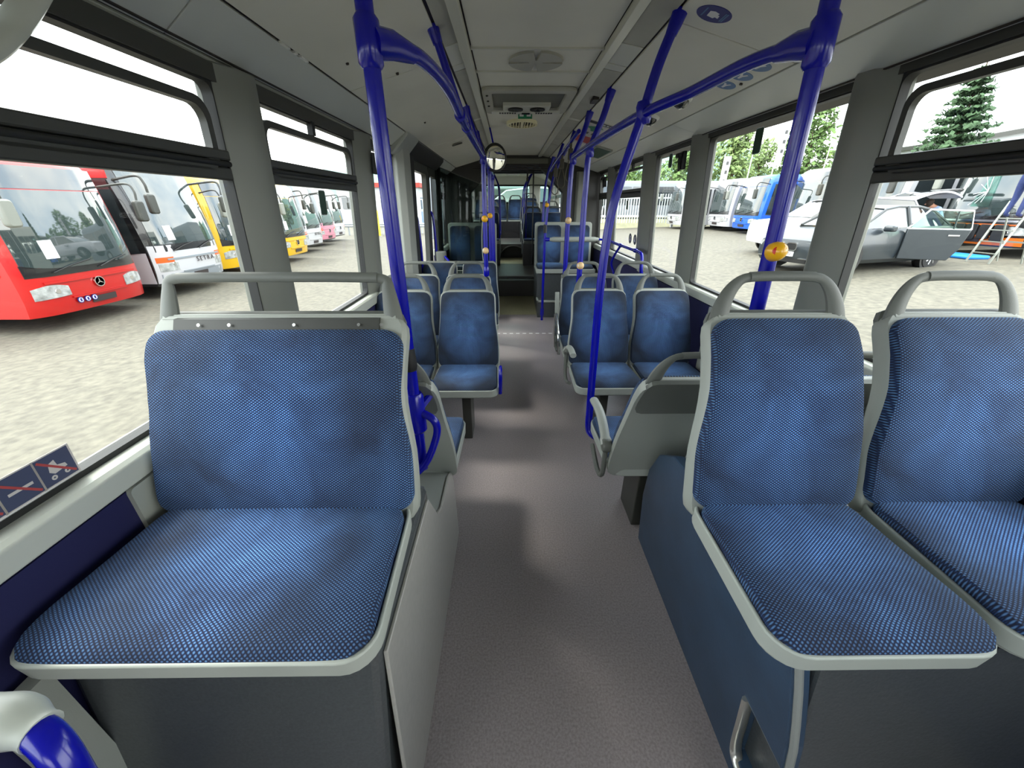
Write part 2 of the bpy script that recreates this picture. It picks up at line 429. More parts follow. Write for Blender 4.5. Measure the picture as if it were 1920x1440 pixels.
wn = [0]
def window(side, y0, y1, hopper, zt=None, z0=.945, gl='glass', par=True):
    L = side == 'left'; sg = 1 if L else -1; X = XL if L else XR; ln = leanL if L else leanR
    zt = zt or (1.84 if L else 1.905); wn[0] += 1
    R = sroot('window_%d' % wn[0], '%s side window %s' % (side, 'with a tilting upper vent' if hopper else 'of one fixed pane'))
    def bx(a, b): return tuple(sorted((X+a*sg, X+b*sg)))
    o = rr(y0-.02, y1+.02, z0-.01, zt+.05, .03); i = rr(y0+.008, y1-.008, z0+.012, zt, .03)
    MB().frame(o, i, 'x', *bx(-.03, .004)).map(ln).build('window_frame', 'rubber', R)
    if not hopper:
        MB().box(*bx(-.012, -.006), y0, y1, z0, zt).map(ln).build('pane', gl, R, smooth=False)
    else:
        MB().box(*bx(-.012, -.006), y0, y1, z0, 1.60).map(ln).build('pane', gl, R, smooth=False)
        MB().box(*bx(-.026, -.020), y0, y1, 1.62, zt).map(ln).build('vent_pane', gl, R, smooth=False)
        t = MB().box(*bx(-.02, .006), y0, y1, 1.575, 1.612).box(*bx(-.02, -.002), y0, y1, 1.612, 1.632).box(*bx(-.02, .010), y0, y1, 1.632, 1.662)
        t.map(ln).build('transom', 'frame_dark', R, smooth=False, bev=.005)
        MB().cyl((X+.008*sg, y0+.01, 1.622), (X+.008*sg, y1-.01, 1.622), .008).map(ln).build('transom_roll', 'rubber', R)
        fo = rr(y0+.045, y1-.045, 1.60, zt-.045, .055, 6); fi = rr(y0+.068, y1-.068, 1.63, zt-.068, .045, 6)
        MB().frame(fo, fi, 'x', *bx(-.018, .006)).map(ln).build('vent_frame', 'frame_dark', R)
        for yy in ((y0+.45,) if y0 > 1 else ()):
            MB().box(*bx(-.01, .015), yy, yy+.03, zt-.045, zt+.01).map(ln).build('vent_catch', 'rubber', R, smooth=False)
    MB().box(*bx(-.04, .012), y0-.02, y1+.02, zt+.006, zt+.055).map(ln).build('header_strip', 'frame_dark', R, smooth=False)
    return R
window('left', -2.0, -.12, False); window('left', .07, 1.465, True); window('left', 1.65, 2.63, True); window('left', 2.84, 3.46, False)
window('right', -2.0, .1, False); window('right', .3, 1.625, True); window('right', 1.80, 3.0, False); window('right', 3.20, 4.01, False)
window('right', 4.26, 5.49, True); window('right', 5.70, 6.36, True)
# unseen bus front behind the camera, partition added to cut light inside
F = sroot('wall_front', 'front of the bus below and above the windscreen')
MB().box(-1.03, 1.49, Y0-.1, Y0, -.3, 1.05).build('front_panel', 'trim', F, smooth=False)
MB().box(.35, 1.37, Y0+.9, Y0+.98, 0, 1.95).build('added_cab_partition', 'trim_dark', F, smooth=False)
MB().box(-1.03, 1.49, Y0-.1, Y0, 1.9, 2.3).build('front_header', 'trim', F, smooth=False)

# ---- doorway on the left
D = sroot('door_1', 'left double door with dark rubber edges and narrow panes')
MB().prism([(-1.02, 3.47), (-.93, 3.47), (-.885, 3.52), (-.885, 3.74), (-.91, 3.78), (-1.02, 3.78)], 'z', 0, 1.93).map(leanL).build('door_post', 'pillar_lt', D, bev=.006)
MB().box(-.93, -.895, 3.56, 3.58, .1, 1.9).map(leanL).build('post_groove', 'pillar', D, smooth=False)
MB().box(-1.03, -.90, 3.78, 3.95, 0, 1.93).map(leanL).build('door_edge', 'rubber', D, smooth=False)
def leaf(y0, y1):
    o = rr(y0, y1, .02, 1.88, .02); i = rr(y0+.09, y1-.09, .55, 1.80, .05)
    MB().frame(o, i, 'x', -.985, -.935).map(leanL).build('door_leaf', 'frame_dark', D)
    MB().box(-.965, -.958, y0+.05, y1-.05, .5, 1.84).map(leanL).build('pane', 'glass', D, smooth=False)
    MB().tube(spl([(-.93, y0+.05, .75), (-.88, y0+.06, .85), (-.88, y0+.06, 1.35), (-.93, y0+.05, 1.45)]), .014).build('door_handle', 'pole', D)
leaf(3.95, 4.78); leaf(4.80, 5.44)
MB().box(-1.03, -.92, 5.44, 5.56, 0, 1.93).map(leanL).build('door_edge', 'rubber', D, smooth=False)
MB().prism([(-.95, 1.88), (-.93, 2.06), (-.76, 2.06), (-.78, 1.97), (-.86, 1.88)], 'y', 3.80, 5.3).build('door_drive_box', 'bellows', D, bev=.01)
MB().prism([(-.95, 1.86), (-.93, 2.03), (-.75, 2.03), (-.76, 1.985), (-.88, 1.86)], 'y', 3.40, 3.80).build('door_drive_cover', 'pillar_lt', D, bev=.015)
for k, (z0, z1, x) in enumerate(((1.18, 1.36, .0), (.92, 1.10, .01))):
    tag(MB().box(-.932+x*.2, -.930+x*.2, 4.70, 4.92, z0, z1).map(leanL).build('notice_sheet', 'paper', None, smooth=False),
        ['upper white paper notice taped on the dark door stile', 'lower white paper notice taped on the dark door stile'][k], 'notice', 'notices on the door')
window('left', 5.6, 6.3, True)

# ---- ceiling
inner = [(-.935, 1.885), (-.905, 1.905), (-.77, 2.0), (-.285, 2.13), (-.172, 2.16), (.455, 2.16), (.617, 2.13), (1.135, 2.0), (1.365, 1.935), (1.40, 1.91)]
up = [(x, z+.012) for x, z in inner]
outer = [(1.49, 1.90), (1.45, 2.2), (1.2, 2.36), (-.75, 2.36), (-1.0, 2.2), (-1.04, 1.88)]
CE = MB().prism(up+outer, 'y', Y0-.1, YE).build('ceiling', 'seam', smooth=False); struct(CE, 'pale ribbed ceiling of the bus with long side panels')
def plate(name, a, b, y0, y1, m, th=.012, gap=.003, drop=0):
    (x0, z0), (x1, z1) = a, b; d = Vector((x1-x0, z1-z0)).normalized(); n = Vector((d.y, -d.x))
    if n.y > 0: n = -n
    p = [Vector((x0, z0))+d*gap, Vector((x1, z1))-d*gap]; q = [p[1]-n*th, p[0]-n*th]
    poly = [tuple(v+n*drop) for v in (p+q)]
    return MB().prism(poly, 'y', y0+gap*.6, y1-gap*.6).build(name, m, CE, smooth=False, bev=.002)
for y0, y1 in ((Y0, .5), (.5, 2.28), (2.28, 4.3), (4.3, YE)):
    plate('side_panel', inner[2], inner[3], y0, y1, 'ceil', gap=.005)
for y0, y1 in ((Y0, .2), (.2, 1.86), (1.86, 3.66), (3.66, YE)):
    plate('side_panel', inner[7], inner[6], y0, y1, 'ceil', gap=.005)
for y0, y1 in ((Y0, 1.3), (1.3, 3.45)):
    plate('cove_panel', inner[1], inner[2], y0, y1, 'cove', gap=.004)
plate('cove_panel', (-.80, 1.98), inner[2], 3.45, 5.3, 'cove'); plate('cove_panel', inner[1], inner[2], 5.3, YE, 'cove')
for y0, y1 in ((Y0, 1.2), (1.2, 3.1), (3.1, 5.0), (5.0, YE)):
    plate('cove_panel', inner[8], inner[7], y0, y1, 'cove', gap=.004)
plate('cove_edge', inner[0], inner[1], Y0, 3.42, 'sill'); plate('cove_edge', inner[9], inner[8], Y0, YE, 'sill')
MB().cyl((-.893, Y0, 1.912), (-.893, 3.42, 1.912), .004, n=6).build('cove_groove', 'seam', CE)
MB().cyl((1.345, Y0, 1.938), (1.345, YE, 1.938), .004, n=6).build('cove_groove', 'seam', CE)
for sx in (-1, 1):
    a, b = (inner[3], inner[4]) if sx < 0 else (inner[6], inner[5])
    for y0, y1 in ((Y0, 1.0), (1.0, 2.15), (2.15, 2.41), (2.41, 2.50), (2.50, 3.72), (3.72, 3.80), (3.80, 5.2), (5.2, YE)):
        plate('channel_cover', a, b, y0, y1, 'ceil_grey' if y1-y0 > .3 else 'ceil_track', gap=.008)
    x0, x1 = (-.218, -.170) if sx < 0 else (.453, .508)
    MB().prism([(x0, 2.165), (x0+.004, 2.134), (x1-.004, 2.142), (x1, 2.165)], 'y', Y0, YE).build('ceiling_track', 'ceil_track', CE, smooth=False, bev=.003)
for y0, y1 in ((Y0, .6), (.6, 2.25), (2.25, 2.585), (2.585, 2.87), (2.87, 3.58), (3.58, 4.62), (4.62, YE)):
    plate('roof_panel', (-.168, 2.16), (.452, 2.16), y0, y1, 'ceil', gap=.004)
for yy in (2.245, 2.585):
    MB().box(-.168, .452, yy-.008, yy+.008, 2.152, 2.166).build('panel_strip', 'ceil_track', CE, smooth=False)
MB().rrect(.56, .60, 3.0, 3.12, .006, 'z', 2.12, 2.14).build('channel_gap', 'seam', CE)
# bracket in the cove, near left
MB().tube(spl([(-.80, .99, 1.965), (-.86, .97, 1.89), (-.895, .93, 1.82), (-.905, .87, 1.76), (-.91, .80, 1.71)]), .022, 12, sec=(1, .7)).build('cove_bracket', 'sill', CE)

# round loudspeaker grille, hatch, air outlet
t = thing('ceiling_speaker', 'round perforated loudspeaker grille set flush in the ceiling panel', 'speaker', (.145, 2.41, 2.158))
def sector(r0, r1, a0, a1, z0, z1, n=10):
    poly = [(r0*math.cos(a0+(a1-a0)*k/n), r0*math.sin(a0+(a1-a0)*k/n)) for k in range(n+1)] + [(r1*math.cos(a1-(a1-a0)*k/n), r1*math.sin(a1-(a1-a0)*k/n)) for k in range(n+1)]
    return MB().prism(poly, 'z', z0, z1)
for k in range(4): sector(.035, .138, k*PI/2+.13, (k+1)*PI/2-.13, -.010, .004).build('grille_quarter', 'ceil_grey', t)
sector(.001, .035, 0, 2*PI*.999, -.010, .004, 20).build('grille_centre', 'ceil_grey', t)
t = thing('roof_hatch', 'grey ventilation hatch with two round fans in the ceiling', 'hatch', (.14, 3.2, 2.158))
MB().frame(rr(-.30, .30, -.33, .33, .05), rr(-.24, .24, -.26, .22, .03), 'z', -.022, .004).build('hatch_frame', 'ceil_grey', t, bev=.006)
MB().prism([(-.26, -.004), (.22, -.002), (.22, .01), (-.26, .01)], 'x', -.25, .25).build('hatch_well', 'gang_trim', t, smooth=False)
MB().box(-.17, .17, .05, .20, -.028, .02).build('fan_plate', 'ceil_track', t, bev=.006)
for sx in (-1, 1):
    f = MB().lathe([(.055, 0), (.055, .01)], (.08*sx, .125, -.036), (0, 0, 1)).build('fan_opening', 'black', t)
    for k in range(5):
        a = k*PI/5; MB().box(-.05, .05, -.005, .005, 0, .004, Matrix.Translation((.08*sx, .125, -.038)) @ Matrix.Rotation(a, 4, 'Z')).build('fan_blade', 'frame_dark', f, smooth=False)
    for k in range(7):
        MB().box(sx*(.08+k*.019)-.006, sx*(.08+k*.019)+.006, .245, .275, -.031, -.012).build('vent_slot', 'black', t, smooth=False)
MB().box(-.26, .26, .23, .30, -.028, -.01).build('hatch_bar', 'ceil_track', t, bev=.004)
MB().box(-.03, .03, .25, .28, -.034, -.026).build('hatch_label', 'black', t, smooth=False)
for k in range(3): MB().lathe([(.007, -.028), (.009, -.02)], (-.27, -.22+k*.14, 0), (0, 0, 1), 8).build('screw', 'black', t)
t = thing('exit_sign', 'small green sign with two white symbols hanging below the roof hatch', 'sign', (.14, 3.56, 2.14))
MB().box(-.055, .055, -.004, .004, -.028, .028).build('sign_plate', 'green_sign', t)
for sx in (-1, 1): MB().box(sx*.028-.016, sx*.028+.016, -.006, -.004, -.014, .022).build('sign_symbol', 'sticker_white', t, smooth=False)
t = thing('air_outlet', 'cream oval louvred air outlet in the ceiling', 'vent', (.13, 3.98, 2.158))
ov = lambda r, q: [(r*math.cos(k*2*PI/28), q*math.sin(k*2*PI/28)) for k in range(28)]
MB().frame(ov(.135, .16), ov(.115, .138), 'z', -.022, .004).build('outlet_rim', 'cream', t)
MB().prism(ov(.116, .139), 'z', -.004, .002).build('outlet_well', 'gang_dark', t)
for k in range(-4, 5):
    x = k*.025; h = .138*math.sqrt(max(0, 1-(x/.115)**2))
    MB().box(x-(.012 if k == 0 else .0042), x+(.012 if k == 0 else .0042), -h, h, -.02, -.004).build('louvre', 'cream', t, smooth=False)

# ---- articulated joint and rear section
G = sroot('trim_1', 'dark frame and folded bellows of the articulated joint')
def octo(cx, a, zt, zb, c): return [(cx+a, zb+.28), (cx+a, zt-c), (cx+a-c*1.05, zt), (cx-a+c*1.05, zt), (cx-a, zt-c), (cx-a, zb+.28), (cx-a+.22, zb), (cx+a-.22, zb)]
inn = octo(.14, .70, 2.03, .86, .36); out = [(1.46, 1.14), (1.46, 1.90), (1.2, 2.3), (-.75, 2.3), (-1.0, 1.90), (-1.0, 1.14), (-1.0, -.2), (1.46, -.2)]
inn2 = inn[:6]+[(-.36, .9), (-.36, .36), (.62, .36), (.62, .9)]; 
poly_out = [(1.46, 1.14), (1.46, 1.90), (1.2, 2.3), (-.75, 2.3), (-1.0, 1.90), (-1.0, 1.14), (-1.0, .9), (-1.0, .1), (1.46, .1), (1.46, .9)]
MB().frame(poly_out, inn2, 'y', 6.42, 6.60).build('joint_frame', 'gang_dark', G, smooth=False, bev=.01)
for k in range(7):
    a = 1.02 if k % 2 else .94
    i_ = octo(.14, a, 2.06 if k % 2 else 2.02, .84, .36); i_ = i_[:6]+[(-.36, .9), (-.36, .36), (.62, .36), (.62, .9)]
    MB().frame(poly_out, i_, 'y', 6.62+k*.19, 6.79+k*.19).build('bellows_fold', 'bellows', G, smooth=False, bev=.015)
for x0, x1 in ((-.42, .60),):
    MB().box(x0, x1, 6.38, 6.44, 2.05, 2.12).build('joint_header', 'gang_trim', G, smooth=False, bev=.01)
    for k in range(3): MB().box(x0-.1, x1+.1, 6.405, 6.425, 2.035-k*.03, 2.05-k*.03).build('header_groove', 'seam', G, smooth=False)
R_ = sroot('wall_rear', 'rear end of the bus around the rear window')
MB().prism([(1.03, 6.40), (1.06, 6.36), (1.19, 6.36), (1.21, 6.42), (1.03, 6.42)], 'z', .6, 1.95).build('joint_side_trim', 'pillar', G, bev=.01)
for sg, X, ln in ((1, XL, leanL), (-1, 1.25, leanR)):
    x0, x1 = sorted((X-.06*sg, X+.05*sg)); zb_ = 1.1 if sg > 0 else .78
    MB().box(x0, x1, 7.95, 12.0, -.2, zb_).build('rear_side_wall', 'trim', R_, smooth=False)
    MB().box(x0, x1, 7.95, 12.0, 1.95, 2.3).build('rear_side_header', 'cove', R_, smooth=False)
    for a, b in ((7.95, 8.3), (9.35, 9.5), (10.55, 10.7), (11.75, 12.0)):
        MB().box(x0, x1, a, b, zb_, 1.95).build('rear_pillar', 'pillar', R_, smooth=False)
    for a, b in ((8.3, 9.35), (9.5, 10.55), (10.7, 11.75)):
        wn[0] += 1; wr = sroot('window_%d' % wn[0], 'rear side window beyond the joint')
        MB().box(X-.005, X+.005, a, b, zb_, 1.95).build('pane', 'glass', wr, smooth=False)
        MB().box(x0+.02, x1-.02, a, b, 1.66, 1.72).build('transom', 'frame_dark', wr, smooth=False)
MB().box(-1.03, 1.49, 12.0, 12.1, -.2, 1.56).build('rear_wall_low', 'trim_dark', R_, smooth=False)
MB().box(-1.03, 1.49, 12.0, 12.1, 2.0, 2.4).build('rear_wall_top', 'cove', R_, smooth=False)
MB().box(-1.03, -.72, 12.0, 12.1, 1.56, 2.0).build('rear_corner', 'pillar', R_, smooth=False)
MB().box(1.18, 1.49, 12.0, 12.1, 1.56, 2.0).build('rear_corner', 'pillar', R_, smooth=False)
MB().box(.60, .90, 11.55, 11.98, .6, 1.98).build('engine_tower', 'pillar_lt', R_, smooth=False, bev=.03)
wn[0] += 1; wr = sroot('window_%d' % wn[0], 'wide green tinted rear window')
MB().box(-.72, 1.18, 12.03, 12.04, 1.56, 2.0).build('pane', 'glass_rear', wr, smooth=False)
MB().frame(rr(-.74, 1.20, 1.54, 2.02, .08), rr(-.70, 1.16, 1.58, 1.98, .07), 'y', 11.99, 12.05).build('window_frame', 'rubber', wr)
rp_ = [(-.98, 2.0), (-.5, 2.22), (.78, 2.22), (1.44, 2.0), (1.44, 2.4), (-.98, 2.4)]
RC = struct(MB().prism(rp_, 'y', 7.9, 12.05).build('ceiling_rear', 'ceil', smooth=False), 'pale ceiling of the rear section beyond the joint')
for yy in (9.2, 10.6): MB().box(-.5, .78, yy, yy+.012, 2.21, 2.222).build('panel_joint', 'seam', RC, smooth=False)
MB().box(-.1, .4, 8.6, 8.9, 2.16, 2.22).build('rear_hatch', 'ceil_grey', RC, smooth=False, bev=.02)
MB().box(-.02, .30, 10.9, 11.0, 2.19, 2.215).build('rear_light_strip', 'sticker_white', RC, smooth=False)

# ================================================================== seats
BK = [(-.012, -.05), (.004, .0), (.02, .06), (.045, .14), (.062, .22), (.088, .31), (.130, .405), (.188, .49)]   # backrest spine (y back, z up)
def seat(name, label, w, fab='fabric', wide=False, handle=True, group=None):
    t = thing(name, label, 'seat', group=group); hw = w/2
    # cushion: from the front edge to the back
    sp = [(-.375, -.018), (-.36, -.002), (-.30, .006), (-.15, .002), (-.03, .0), (.02, .004)]
    lump = (lambda a, q: -.008*math.exp(-((q-.52)/.3)**2)*math.exp(-(a/.55)**2)) if not wide else (lambda a, q: -.006*math.exp(-((q-.5)/.3)**2)*(math.exp(-((a+.45)/.3)**2)+math.exp(-((a-.45)/.3)**2)))
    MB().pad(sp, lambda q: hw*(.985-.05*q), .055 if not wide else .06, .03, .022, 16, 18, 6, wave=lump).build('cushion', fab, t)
    # tray: rounded box under the cushion
    o = rr(-hw-.008, hw+.008, -.389, .05, .07, 6); i = rr(-hw+.003, hw-.003, -.377, .04, .062, 6)
    tr = MB().frame(o, i, 'z', -.055, -.004); tr.prism(rr(-hw-.004, hw+.004, -.384, .04, .065, 6), 'z', -.062, -.03)
    tr.map(lambda x, y, z: (x*(1-.05*(y+.39)/.44)*(1-.25*max(0, -.03-z)), y+(.25*(-.03-z) if z < -.03 and y < -.2 else 0), z)).build('seat_tray', 'tray', t, bev=.004)
    # backrest
    tp = .86 if not wide else .955
    def bw(q): return hw*(1.0-.05*math.exp(-((q-.62)/.22)**2)-(1-tp)*max(0, q-.25)**1.5/.75**1.5)
    wrk = lambda a, q: -.006*math.exp(-((q-.45)/.22)**2)*math.exp(-(a/.6)**2)-.0022*math.exp(-((q-.70)/.012)**2)*(1 if abs(a) < .62 else 0)
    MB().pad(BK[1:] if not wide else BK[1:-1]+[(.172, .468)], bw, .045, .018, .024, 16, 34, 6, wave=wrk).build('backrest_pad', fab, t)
    shl = [(a+.020, b) for a, b in BK]; shl[-1] = (shl[-1][0]+.004, shl[-1][1]+.012)
    sh = MB().pad(shl, lambda q: bw(q)+.007, .05, .030, .012, 12, 20, 10)
    sh.uv = None; sh.build('back_shell', 'trim', t)
    cap = [(.10+.040, .335), (.130+.038, .405), (.188+.038, .49), (.197+.038, .505)]
    c = MB().pad(cap, lambda q: bw(.75+.25*q)-.004, .03, .016, .006, 10, 8, 8); c.uv = None; c.build('back_cap', 'trim_dark', t)
    if handle:
        zb, yb = .490, .208; hs = math.sin(.42); hc = math.cos(.42); H = .115
        b0 = bw(1)-.012; t0 = b0*(.52 if not wide else .84)
        P3 = lambda x, h: (x, yb+h*hs*.55, zb+h*hc)
        for sx in (-1, 1):
            MB().tube(spl([P3(sx*(b0-.014), -.035), P3(sx*(b0-.022), .028), P3(sx*(b0*.62+t0*.38-.008), .076), P3(sx*(t0+.018), .107), P3(sx*(t0-.012), H)], 6), [.029-.016*min(1, k/18) for k in range(25)], 10, sec=(.55, 1.0), up=(0, -1, .4)).build('handle_arm', 'trim_dark', t)
        g_ = MB().tube([P3(-t0+.004, H), P3(-t0*.5, H+.002), P3(t0*.5, H+.002), P3(t0-.004, H)], .0135, 10, sec=(.75, 1.0), up=(0, -1, .4)).build('hand_grip', 'trim_dark', t)
        MB().tube([P3(-b0+.01, .004), P3(b0-.01, .004)], .010, 8, sec=(1, 1.6)).build('top_rail', 'trim', t)
    if wide:
        MB().add([(-b0+.05, .163, .462), (b0-.05, .163, .462), (b0-.05, .182, .497), (-b0+.05, .182, .497), (-b0+.05, .20, .462), (b0-.05, .20, .462), (b0-.05, .20, .497), (-b0+.05, .20, .497)], [(0,1,2,3), (5,4,7,6), (3,2,6,7), (0,4,5,1), (4,0,3,7), (1,5,6,2)]).build('rear_rail', 'frame_dark', t, smooth=False)
        for x in (-.2, -.12, .05, .22, .28): MB().lathe([(.003, 0), (.0045, .003)], (x, .170, .484), (0, -1, .5), 8).build('rivet', 'steel', t)
    return t
def leg(t, h, x=0):
    MB().box(x-.03, x+.03, -.25, -.05, -h, -.05).build('pedestal', 'frame_dark', t, smooth=False, bev=.006)
def arm(t, x, mt='trim', up=False):
    if up:
        a = MB().tube(spl([(x, .03, .10), (x, .05, .2), (x, .085, .33), (x, .10, .37)]), .019, 8, sec=(1, .75)).build('armrest', mt, t)
    else:
        a = MB().tube(spl([(x, .03, .10), (x, -.06, .155), (x, -.15, .175), (x, -.26, .17)]), [.026]*3+[.021]*22, 10, sec=(.8, 1)).build('armrest', mt, t)
    MB().lathe([(.026, -.018), (.03, -.012), (.03, .012), (.026, .018)], (x, .03, .10), (1, 0, 0), 14).build('pivot', 'trim_dark', a)
    MB().tube(spl([(x, -.2, -.055), (x, -.06, -.10), (x, .02, -.06), (x, .03, .08)]), .012, 8).build('arm_bracket', 'trim_dark', t)

# nearest seats on their platforms
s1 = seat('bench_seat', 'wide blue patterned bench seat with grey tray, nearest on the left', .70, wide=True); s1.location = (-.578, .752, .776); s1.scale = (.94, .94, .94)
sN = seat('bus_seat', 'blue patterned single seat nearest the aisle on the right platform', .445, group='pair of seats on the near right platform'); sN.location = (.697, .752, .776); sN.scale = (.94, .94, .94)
dup(sN, (1.158, .757, .776), 0, 'blue patterned single seat by the window on the right platform', 'pair of seats on the near right platform')
# seats facing away, back to back with the near ones
sA = seat('bus_seat', 'grey seat back turned to the camera on the right, armrest beside the blue pole', .43, 'fabric'); sA.location = (.66, 1.39, .455); sA.rotation_euler = (0, 0, PI)
arm(sA, .235); leg(sA, .455)
sB = seat('bus_seat', 'seat turned away by the right window behind the near platform', .43, 'fabric'); sB.location = (1.15, 1.39, .455); sB.rotation_euler = (0, 0, PI); leg(sB, .455)
sC = seat('bus_seat', 'seat turned away behind the near left bench, only its side showing', .43, 'fabric'); sC.location = (-.45, 1.39, .455); sC.rotation_euler = (0, 0, PI)
# row A and row B facing the camera
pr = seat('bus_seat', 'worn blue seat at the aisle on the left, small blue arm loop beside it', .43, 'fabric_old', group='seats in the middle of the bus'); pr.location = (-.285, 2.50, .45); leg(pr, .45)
MB().tube(spl([(.232, -.33, -.05), (.235, -.345, .04), (.235, -.33, .10), (.235, -.27, .11), (.232, -.25, .04), (.232, -.25, -.05)]), .011, 8).build('arm_loop', 'pole', pr)
gm = 'seats in the middle of the bus'
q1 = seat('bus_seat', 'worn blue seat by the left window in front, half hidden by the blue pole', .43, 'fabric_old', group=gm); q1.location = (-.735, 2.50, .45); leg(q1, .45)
dup(q1, (-.345, 3.18, .45), 0, 'second worn blue aisle seat on the left, behind the one with the arm loop', gm)
dup(q1, (-.795, 3.18, .45), 0, 'second worn blue seat by the left window, beside the white door post', gm)
q2 = seat('bus_seat', 'worn blue seat without handle at the aisle, third row on the left', .43, 'fabric_old', handle=False, group=gm); q2.location = (-.29, 3.85, .47); q2.scale = (.90, 1, 1); leg(q2, .47)
dup(q2, (-.70, 3.85, .47), 0, 'worn blue seat without handle by the door, third row on the left', gm)
rA = seat('bus_seat', 'worn blue seat at the aisle on the right, behind the curved blue pole', .43, 'fabric_old', group=gm); rA.location = (.655, 2.53, .45); leg(rA, .45)
arm(rA, -.235, up=False)
dup(q1, (1.105, 2.53, .45), 0, 'worn blue seat by the right window in the first facing row', gm)
rB = seat('bus_seat', 'worn blue seat at the aisle on the right, second row, arm folded up', .43, 'fabric_old', group=gm); rB.location = (.66, 3.17, .45); leg(rB, .45)
arm(rB, -.235, up=True)
MB().tube(spl([(-.25, -.30, -.05), (-.26, -.28, .12), (-.255, -.05, .22), (-.25, .02, .1), (-.24, .02, -.1)]), .012, 8).build('side_loop', 'steel', rB)
dup(q1, (1.11, 3.17, .45), 0, 'worn blue seat by the right window in the second facing row', gm)
# raised pairs before the joint
def tall_pair(label, x0, x1, y, z):
    t = thing('double_seat', label, 'seat', ((x0+x1)/2, y, z)); w = (x1-x0); hw = w/2
    MB().rrect(-hw, hw, -.1, .60, .04, 'y', .04, .10).map(lambda x, yy, zz: (x, yy+.12*max(0, zz)/.6, zz)).build('back_panel', 'trim', t, bev=.006)
    MB().box(-hw, hw, -.36, .06, -.07, -.01).build('seat_tray', 'trim', t, smooth=False, bev=.01)
    for sx in (-1, 1):
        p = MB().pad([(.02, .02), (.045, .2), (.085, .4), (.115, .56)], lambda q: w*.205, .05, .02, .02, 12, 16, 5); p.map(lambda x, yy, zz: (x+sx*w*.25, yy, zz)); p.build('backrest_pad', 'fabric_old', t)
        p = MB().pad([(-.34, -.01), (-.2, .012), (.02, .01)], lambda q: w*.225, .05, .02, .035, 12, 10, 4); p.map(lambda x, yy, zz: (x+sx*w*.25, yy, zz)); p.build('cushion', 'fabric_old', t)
    return t
tall_pair('raised double seat with grey back panel on the right before the joint', .41, 1.27, 5.98, .67)
tall_pair('raised double seat behind the glass screen on the left', -.90, -.17, 5.98, .66)
# rear section
rs = seat('rear_seat', 'blue rear seat at the right of the aisle just beyond the joint', .43, 'fabric_old', group='seats in the rear section'); rs.location = (.53, 8.35, .86); gr = 'seats in the rear section'
MB().box(-.22, .22, -.36, .05, -.475, -.06).build('seat_box', 'podium', rs, smooth=False)
dup(rs, (.98, 8.35, .86), 0, 'blue rear seat by the right window just beyond the joint', gr)
dup(rs, (.53, 9.25, .98), 0, 'second blue rear seat at the right of the aisle', gr); dup(rs, (.98, 9.25, .98), 0, 'second blue rear seat by the right window', gr)
dup(rs, (.53, 10.2, 1.16), 0, 'third blue rear seat at the right of the aisle', gr)
dup(rs, (-.38, 8.35, .86), 0, 'blue rear seat at the left of the aisle beyond the joint', gr)
dup(rs, (-.38, 9.25, .98), 0, 'second blue rear seat at the left of the aisle', gr)
for k in range(4):
    dup(rs, (-.70+k*.46, 11.45, 1.14), 0, ['leftmost', 'second from the left', 'middle', 'rightmost'][k]+' seat of the rear bench under the rear window', 'rear bench seats')
struct(MB().box(-1.0, .6, 11.05, 11.98, .6, 1.1).build('trim_2', 'busblack', smooth=False), 'dark riser under the rear bench')

# ---- platforms
t = thing('wheel_platform', 'dark grey wheel box under the near left bench seat', 'platform')
MB().add([(-.91, .36, 0), (-.30, .36, 0), (-.262, .46, .70), (-.91, .46, .70), (-.91, 1.02, 0), (-.262, 1.02, 0), (-.262, .95, .70), (-.91, .95, .70)],
         [(0,1,2,3), (5,4,7,6), (3,2,6,7), (0,4,5,1), (4,0,3,7), (1,5,6,2)]).build('front_box', 'podium', t, smooth=False, bev=.02)
MB().prism([(.96, 0), (.96, .60), (1.02, .49), (1.10, .455), (1.28, .455), (1.34, .43), (1.37, .36), (1.39, .2), (1.40, 0)], 'x', -.91, -.262).build('rear_shelf', 'podium_edge', t, bev=.012)
MB().prism([(.40, 0), (.47, .66), (.92, .66), (1.02, .50), (1.10, .46), (1.28, .46), (1.34, .43), (1.375, .36), (1.39, .2), (1.405, 0)], 'x', -.264, -.254).build('side_panel', 'podium_side', t, bev=.003)
MB().box(-.905, -.875, .34, .42, .0, .70).build('front_upright', 'trim', t, smooth=False)
t = thing('wheel_platform', 'slate blue wheel box under the near right seats', 'platform')
sx = lambda z: .675-.09*z
vs = [(sx(0), .38, .0), (1.37, .38, 0), (1.37, .44, .70), (sx(.7)+.02, .44, .70), (sx(0), 1.36, 0), (1.37, 1.36, 0), (1.37, 1.2, .70), (sx(.7)+.02, 1.1, .70)]
MB().add(vs, [(0,1,2,3), (5,4,7,6), (3,2,6,7), (0,4,5,1), (4,0,3,7), (1,5,6,2)]).build('box', 'podium', t, smooth=False, bev=.01)
side = [(1.36, 0), (1.34, .3), (1.29, .48), (1.20, .62), (1.08, .70), (.95, .72), (.6, .72), (.46, .68), (.43, .58), (.41, .50), (.395, .43), (.385, .345), (.525, .345), (.52, .25), (.516, .10), (.36, .095), (.36, 0)]
MB().prism(side, 'x', -.02, .02).map(lambda x, y, z: (x+sx(z)-.012, y, z)).build('side_panel', 'podium_blue', t, smooth=False, bev=.004)
MB().tube([(sx(z)-.020, y-.004, z) for y, z in side[7:12]], .0085, 8).build('edge_strip', 'podium_edge', t)
MB().tube(spl([(sx(.345)-.028, .522, .348), (sx(.25)-.028, .518, .25), (sx(.14)-.028, .514, .14), (sx(.1)-.028, .50, .098), (sx(.09)-.028, .46, .086), (sx(.09)-.028, .37, .082)]), .010, 8, sec=(1.7, .8), up=(1, 0, 0)).build('step_trim', 'alu', t)
